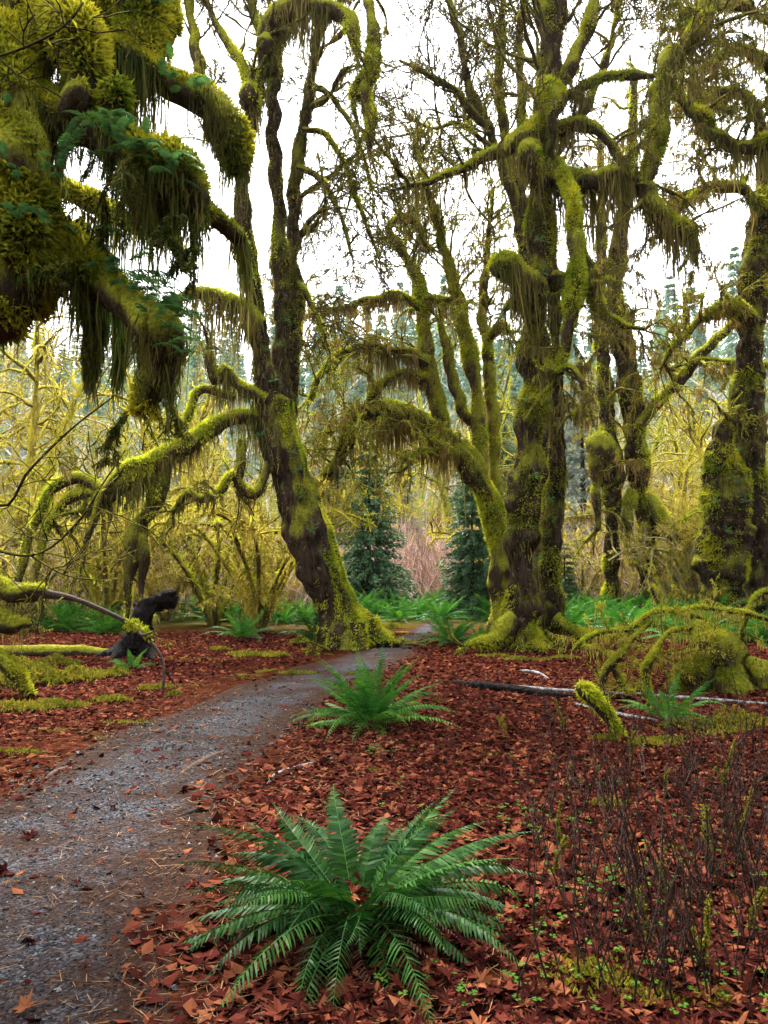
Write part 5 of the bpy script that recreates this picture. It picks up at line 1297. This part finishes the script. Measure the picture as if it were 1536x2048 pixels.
# smaller torn pieces everywhere
def shards(mb, x, y, s, g, lift=0.006, tilt=0.35):
    n = len(x); Rq = rotm(g, n, tilt)
    base = np.array([[-0.5, -0.28, 0.05], [0.1, -0.45, -0.04], [0.55, 0.1, 0.10], [-0.1, 0.42, 0.0]])
    V = base[None] * s[:, None, None] * g.uniform(0.7, 1.3, (n, 4, 1))
    V = np.einsum('nij,nkj->nki', Rq, V) + np.stack([x, y, H(x, y) + lift + g.uniform(0, 0.012, n)], -1)[:, None]
    mb.add(V.reshape(-1, 3), np.arange(n * 4).reshape(n, 4), None, np.repeat(g.uniform(0, 1, n), 4))
x, y = ground_spots(75000, 1.9, 17, gl, -0.58, 0.58, 0.85)
fr, xl, xr = path_frac(x, y)
d_edge = np.maximum(xl - x, x - xr)
d_edge = np.where(fr < 0.3, (d_edge - 0.9) * 0.35, d_edge)
keep = gl.uniform(size=len(x)) < np.clip(0.75 + d_edge / 0.5 + 0.3 * sn(np.stack([x, y, 0 * x], -1), 0.8, 140), 0.025, 1.0)
x, y = x[keep], y[keep]
shards(mass, x, y, gl.uniform(0.028, 0.080, len(x)), gl)
mass.build('leaf_litter', M['leaf'], None, False, 'stuff')['label'] = 'red brown carpet of smaller fallen leaves'

nd = MB()
x, y = ground_spots(24000, 1.9, 11, gl, -0.58, 0.58, 1.1)
fr, xl, xr = path_frac(x, y)
keep = gl.uniform(size=len(x)) < np.where(fr < -0.1, 0.5, np.where(fr > 1.6, 0.25, np.clip(0.35 + 0.9 * np.abs(fr - 0.4), 0, 1)))
x, y = x[keep], y[keep]; n = len(x)
a = gl.uniform(0, 6.28, n); l = gl.uniform(0.015, 0.07, n) * np.where(gl.uniform(size=n) < 0.1, 2.0, 1); w = gl.uniform(0.0015, 0.004, n) * np.clip(y / 4, 0.8, 2)
c = np.stack([x, y, H(x, y) + 0.018 + gl.uniform(0, 0.008, n)], -1); dv = np.stack([np.cos(a), np.sin(a), gl.normal(size=n) * 0.08], -1); sv = np.stack([-np.sin(a), np.cos(a), 0 * a], -1)
V = np.stack([c - dv * (l / 2)[:, None] - sv * (w / 2)[:, None], c - dv * (l / 2)[:, None] + sv * (w / 2)[:, None], c + dv * (l / 2)[:, None] + sv * (w / 2)[:, None] * 0.5, c + dv * (l / 2)[:, None] - sv * (w / 2)[:, None] * 0.5], 1)
nd.add(V.reshape(-1, 3), np.arange(n * 4).reshape(n, 4), None, np.repeat(gl.uniform(0, 1, n), 4))
nd.build('needle_litter', M['needle'], None, False, 'stuff')['label'] = 'tan needles and grass bits strewn over the path'

pb = MB()
x, y = ground_spots(26000, 1.9, 9, gl, -0.58, 0.3, 1.3)
fr, xl, xr = path_frac(x, y)
keep = (fr > 0.0) & (fr < 1.0) & (gl.uniform(size=len(x)) < np.clip(1.1 - np.abs(fr - 0.42) * 1.7 + 0.35 * sn(np.stack([x, y, 0 * x], -1), 0.9, 150), 0.03, 1))
x, y = x[keep], y[keep]; n = len(x)
oc = np.array([[1, 0, 0], [0, 1, 0], [-1, 0, 0], [0, -1, 0], [0, 0, 0.6], [0, 0, -0.6]], float)
ot = np.array([[0, 1, 4], [1, 2, 4], [2, 3, 4], [3, 0, 4], [1, 0, 5], [2, 1, 5], [3, 2, 5], [0, 3, 5]])
sz = gl.uniform(0.003, 0.009, n) * np.where(gl.uniform(size=n) < 0.06, 1.8, 1) * np.clip(y / 3.5, 1, 1.8)
V = oc[None] * sz[:, None, None] * gl.uniform(0.7, 1.35, (n, 6, 1))
V = np.einsum('nij,nkj->nki', rotm(gl, n, 0.3), V) + np.stack([x, y, H(x, y) + 0.011], -1)[:, None]
pb.add(V.reshape(-1, 3), None, (np.arange(n)[:, None, None] * 6 + ot[None]).reshape(-1, 3), np.repeat(gl.uniform(0, 1, n), 6))
pb.build('gravel', M['pebble'], None, False, 'stuff')['label'] = 'loose grey gravel on the path'

# green wood sorrel and ground moss
so = MB()
def sorrel(px, py, rx, ry, n, s=0.018):
    c = gpt(px, py)
    for _ in range(int(n * 0.7)):
        q = gl.normal(size=2) * np.array([rx, ry]); xx, yy = c[0] + q[0], c[1] + q[1]
        zz = float(H(np.array([xx]), np.array([yy]))[0]) + gl.uniform(0.03, 0.07); a0 = gl.uniform(0, 6.28); r = gl.uniform()
        for k in range(3):
            a = a0 + k * 2.094; ss = s * gl.uniform(0.5, 1.2)
            d = np.array([math.cos(a), math.sin(a), gl.normal() * 0.15]); e = np.array([-math.sin(a), math.cos(a), 0])
            p = np.array([xx, yy, zz])
            so.add([p, p + d * ss * 0.8 - e * ss * 0.62, p + d * ss * 1.0, p + d * ss * 0.8 + e * ss * 0.62], [[0, 1, 2, 3]], None, r)
for a in ((1190, 1790, .10, .10, 34), (1215, 1765, .08, .05, 16), (1040, 1640, .18, .2, 26), (1130, 1660, .25, .2, 30), (1050, 1850, .14, .14, 30), (1290, 1880, .2, .2, 30), (760, 1510, .12, .1, 34), (1150, 1980, .3, .12, 50), (1330, 1760, .3, .3, 40), (1200, 1560, .5, .5, 60), (1480, 1990, .15, .1, 24), (900, 1600, .3, .3, 14), (1250, 1650, .5, .5, 50), (1010, 1990, .2, .1, 16)):
    sorrel(*a)
so.build('wood_sorrel', M['sorrel'], None, False, 'stuff')['label'] = 'bright green sorrel leaves dotted through the red litter'

gmz = MB()
def moss_patch(px, py, rx, ry, n, h=0.05, L=0.03):
    c = gpt(px, py)
    q = gl.normal(size=(n, 2)) * 0.5
    q = q[(q ** 2).sum(1) < 1.2]
    xx, yy = c[0] + q[:, 0] * rx, c[1] + q[:, 1] * ry
    P0 = np.stack([xx, yy, 0 * xx], -1)
    k = np.clip(1 - (q ** 2).sum(1) + 0.75 * sn(P0, 2.6, 160), 0, 1.5)
    m = k > 0.42 + 0.25 * gl.uniform(size=len(k))
    P = np.stack([xx, yy, H(xx, yy) + h * k * (0.6 + 0.4 * sn(P0, 6, 161))], -1)[m]
    D = nrm(gl.normal(size=P.shape) * 0.5 + UP * 0.7)
    l = L * gl.uniform(0.6, 1.4, len(P))
    blades(gmz, P, D, l, l * 0.45, gl)
for a in ((30, 1370, .8, .7, 4000, .16, .05), (130, 1360, .6, .5, 2600, .12, .05), (200, 1350, .5, .4, 1800, .10, .05), (60, 1420, .5, .3, 1200, .06, .045), (300, 1380, .35, .25, 800, .05, .04), (345, 1392, .2, .12, 500, .06, .04), (230, 1405, .3, .15, 500, .04, .04), (150, 1415, .3, .12, 400, .03, .04),
          (490, 1312, .45, .35, 900, .06, .05), (560, 1312, .4, .3, 700, .05, .05), (440, 1300, .3, .2, 400, .05, .05), (600, 1290, .25, .25, 500, .08, .05), (520, 1358, .35, .12, 500, .03, .035), (595, 1346, .4, .10, 600, .03, .035), (745, 1262, .5, .4, 900, .08, .06), (780, 1258, .4, .3, 600, .06, .06), (700, 1345, .15, .1, 150, .02, .03),
          (1050, 1322, .6, .2, 600, .03, .04), (1130, 1318, .35, .2, 500, .05, .04), (980, 1315, .5, .15, 400, .03, .04), (1430, 1470, .7, .5, 1500, .06, .035), (1500, 1460, .5, .4, 1300, .08, .035), (1290, 1500, .35, .2, 900, .05, .035), (1230, 1490, .2, .1, 400, .04, .03),
          (1180, 1960, .24, .16, 520, .03, .022), (1290, 1990, .3, .14, 520, .03, .022), (1090, 1850, .12, .10, 260, .02, .02), (1420, 2000, .25, .12, 420, .03, .022), (1380, 1700, .4, .4, 420, .02, .022), (750, 1545, .12, .06, 160, .02, .025), (230, 1450, .4, .12, 300, .02, .035), (40, 1510, .3, .1, 300, .02, .03), (1220, 1610, .15, .1, 200, .03, .025), (110, 1330, .6, .4, 1500, .1, .05), (10, 1340, .6, .5, 1500, .15, .05)):
    moss_patch(*a)
M['ground_moss'] = leafy('ground_moss', [(0.0, (0.03, 0.035, 0.004)), (0.5, (0.12, 0.12, 0.010)), (1.0, (0.32, 0.28, 0.03))], (0.05, 0.085, 0.006), (0.26, 0.20, 0.02), 3.5, 0.9, 0.05, 0.25)
gmz.build('ground_moss', M['ground_moss'], None, False, 'stuff')['label'] = 'yellow green moss cushions on the forest floor'

# bare stems in the lower right
def stem_mesh(seed, Ht, r=0.0035, moss=False, leaves=0):
    g = np.random.default_rng(seed); mb = MB(); ms = MB(); lf = []
    v = nrm(np.array([g.normal() * 0.18, g.normal() * 0.18, 1.0])); P = [np.array([0, 0, -0.03])]; n = 9
    for i in range(n):
        v = nrm(v + g.normal(size=3) * 0.11); P.append(P[-1] + v * Ht / n)
    P = np.array(P); tbs = [tube(mb, P, r * np.linspace(1.2, 0.5, n + 1), 5, 0.15, 8, seed)]
    tips = [P[-1]]
    for k in range(int(g.integers(2, 6))):
        i = int(g.integers(2, n)); w = nrm(v * 0.9 + nrm(g.normal(size=3)) * 0.75 + UP * 0.2); l = Ht * g.uniform(0.12, 0.38)
        Q = [P[i]]
        for j in range(4):
            w = nrm(w + g.normal(size=3) * 0.15 + UP * 0.05); Q.append(Q[-1] + w * l / 4)
        tbs.append(tube(mb, np.array(Q), r * np.linspace(0.75, 0.3, 5), 4, 0.1, 8, seed)); tips.append(Q[-1])
    if moss:
        for tb in tbs[:3]:
            N = int(length(tb) * 1300); p, nn, T, rr = surf(tb, N, g)
            k = sn(p, 4.0, seed % 50) > 0.05
            p, nn = p[k], nn[k]; D = nrm(nn + g.normal(size=p.shape) * 0.5 + UP * 0.2); l = 0.013 * g.uniform(0.5, 1.6, len(p))
            blades(ms, p, D, l, l * 0.5, g)
    for k in range(leaves):
        V, t = shapes[int(g.integers(14))]; s = g.uniform(0.07, 0.12)
        Rr = rotm(g, 1, 0.5)[0]; W = V.copy(); W = W[:, [0, 2, 1]] * s; W[:, 2] *= -1
        b1 = MB(); b1.add(W @ Rr.T + tips[k % len(tips)] - [0, 0, s * 0.1], None, t, g.uniform(0, 0.6)); lf.append(b1.mesh('dead_leaf', M['leaf']))
    return mb.mesh('stem', M['stem'], True), (ms.mesh('moss', M['ground_moss']) if moss else None), lf


def put_stem(meshes, px, py, label, group, rz, s):
    root = thing('bare_shrub', gpt(px, py), label, 'shrub', group)
    for nm, me in [('stem', meshes[0]), ('moss', meshes[1])] + [('dead_leaf', q) for q in meshes[2]]:
        if me is None: continue
        o = bpy.data.objects.new(nm, me); COL.objects.link(o); o.parent = root
        if nm == 'moss': o['kind'] = 'stuff'
    root.rotation_euler = (0, 0, rz); root.scale = (s, s, s)

sm = [stem_mesh(800 + k, 0.65) for k in range(7)]
mm = [stem_mesh(820 + k, 0.38, 0.005, True) for k in range(4)]
lmv = [stem_mesh(840 + k, 0.75, 0.004, False, 2) for k in range(3)]
gs = np.random.default_rng(321)
for k in range(235):
    py = 1430 + 600 * gs.uniform() ** 0.9
    x0 = 1010 if py < 1600 else 1020
    px = x0 + (1540 - x0) * gs.uniform() ** 0.6
    put_stem(sm[k % 7], px, py, 'bare brown stem in the thin scrub of the lower right', 'bare stems in the lower right', gs.uniform(0, 6.28), gs.uniform(0.55, 1.1))
for k in range(14):
    put_stem(sm[k % 7], gs.uniform(850, 1000), gs.uniform(1480, 1620), 'thin dry stem standing just right of the two big ferns', 'dry stems right of the ferns', gs.uniform(0, 6.28), gs.uniform(0.4, 0.7))
for k, (px, py) in enumerate(((1120, 1690), (1135, 1560), (1020, 1500), (1090, 1450), (1125, 1470), (1300, 1900), (1340, 1850), (1260, 1830), (1400, 1950), (1110, 1750), (1420, 1780), (1380, 1640), (1480, 1700), (1500, 1880), (1255, 1560), (1060, 1590), (1450, 1600), (1330, 1590))):
    put_stem(mm[k % 4], px, py, 'short twig furred with lime moss in the red litter', 'mossy twigs in the red litter', gs.uniform(0, 6.28), gs.uniform(0.6, 1.15))
for k, (px, py, w) in enumerate(((1265, 1730, 'left'), (1340, 1800, 'middle'), (1420, 1760, 'right'), (1190, 1780, 'outer left'), (1480, 1690, 'far right'))):
    put_stem(lmv[k % 3], px, py, 'bare stem with drooping dead leaves, %s one in the lower right scrub' % w, 'stems with dead leaves', gs.uniform(0, 6.28), gs.uniform(0.8, 1.05))

# ------------------------------------------------------------------ haze
hm = bpy.data.materials.new('haze'); hm.use_nodes = True
hn = hm.node_tree.nodes; hn.clear()
pv = hn.new('ShaderNodeVolumePrincipled'); pv.inputs['Color'].default_value = (0.90, 0.96, 1.0, 1); pv.inputs['Density'].default_value = 0.00012; pv.inputs['Anisotropy'].default_value = 0.2
ho = hn.new('ShaderNodeOutputMaterial'); hm.node_tree.links.new(pv.outputs[0], ho.inputs['Volume'])
hb = MB()
x0, x1, y0, y1, z0, z1 = -425, 425, -35, 425, -60, 90
hb.add([[x0, y0, z0], [x1, y0, z0], [x1, y1, z0], [x0, y1, z0], [x0, y0, z1], [x1, y0, z1], [x1, y1, z1], [x0, y1, z1]], [[3, 2, 1, 0], [4, 5, 6, 7], [0, 1, 5, 4], [1, 2, 6, 5], [2, 3, 7, 6], [3, 0, 4, 7]])
hz = hb.build('haze', hm, None, False, 'stuff')
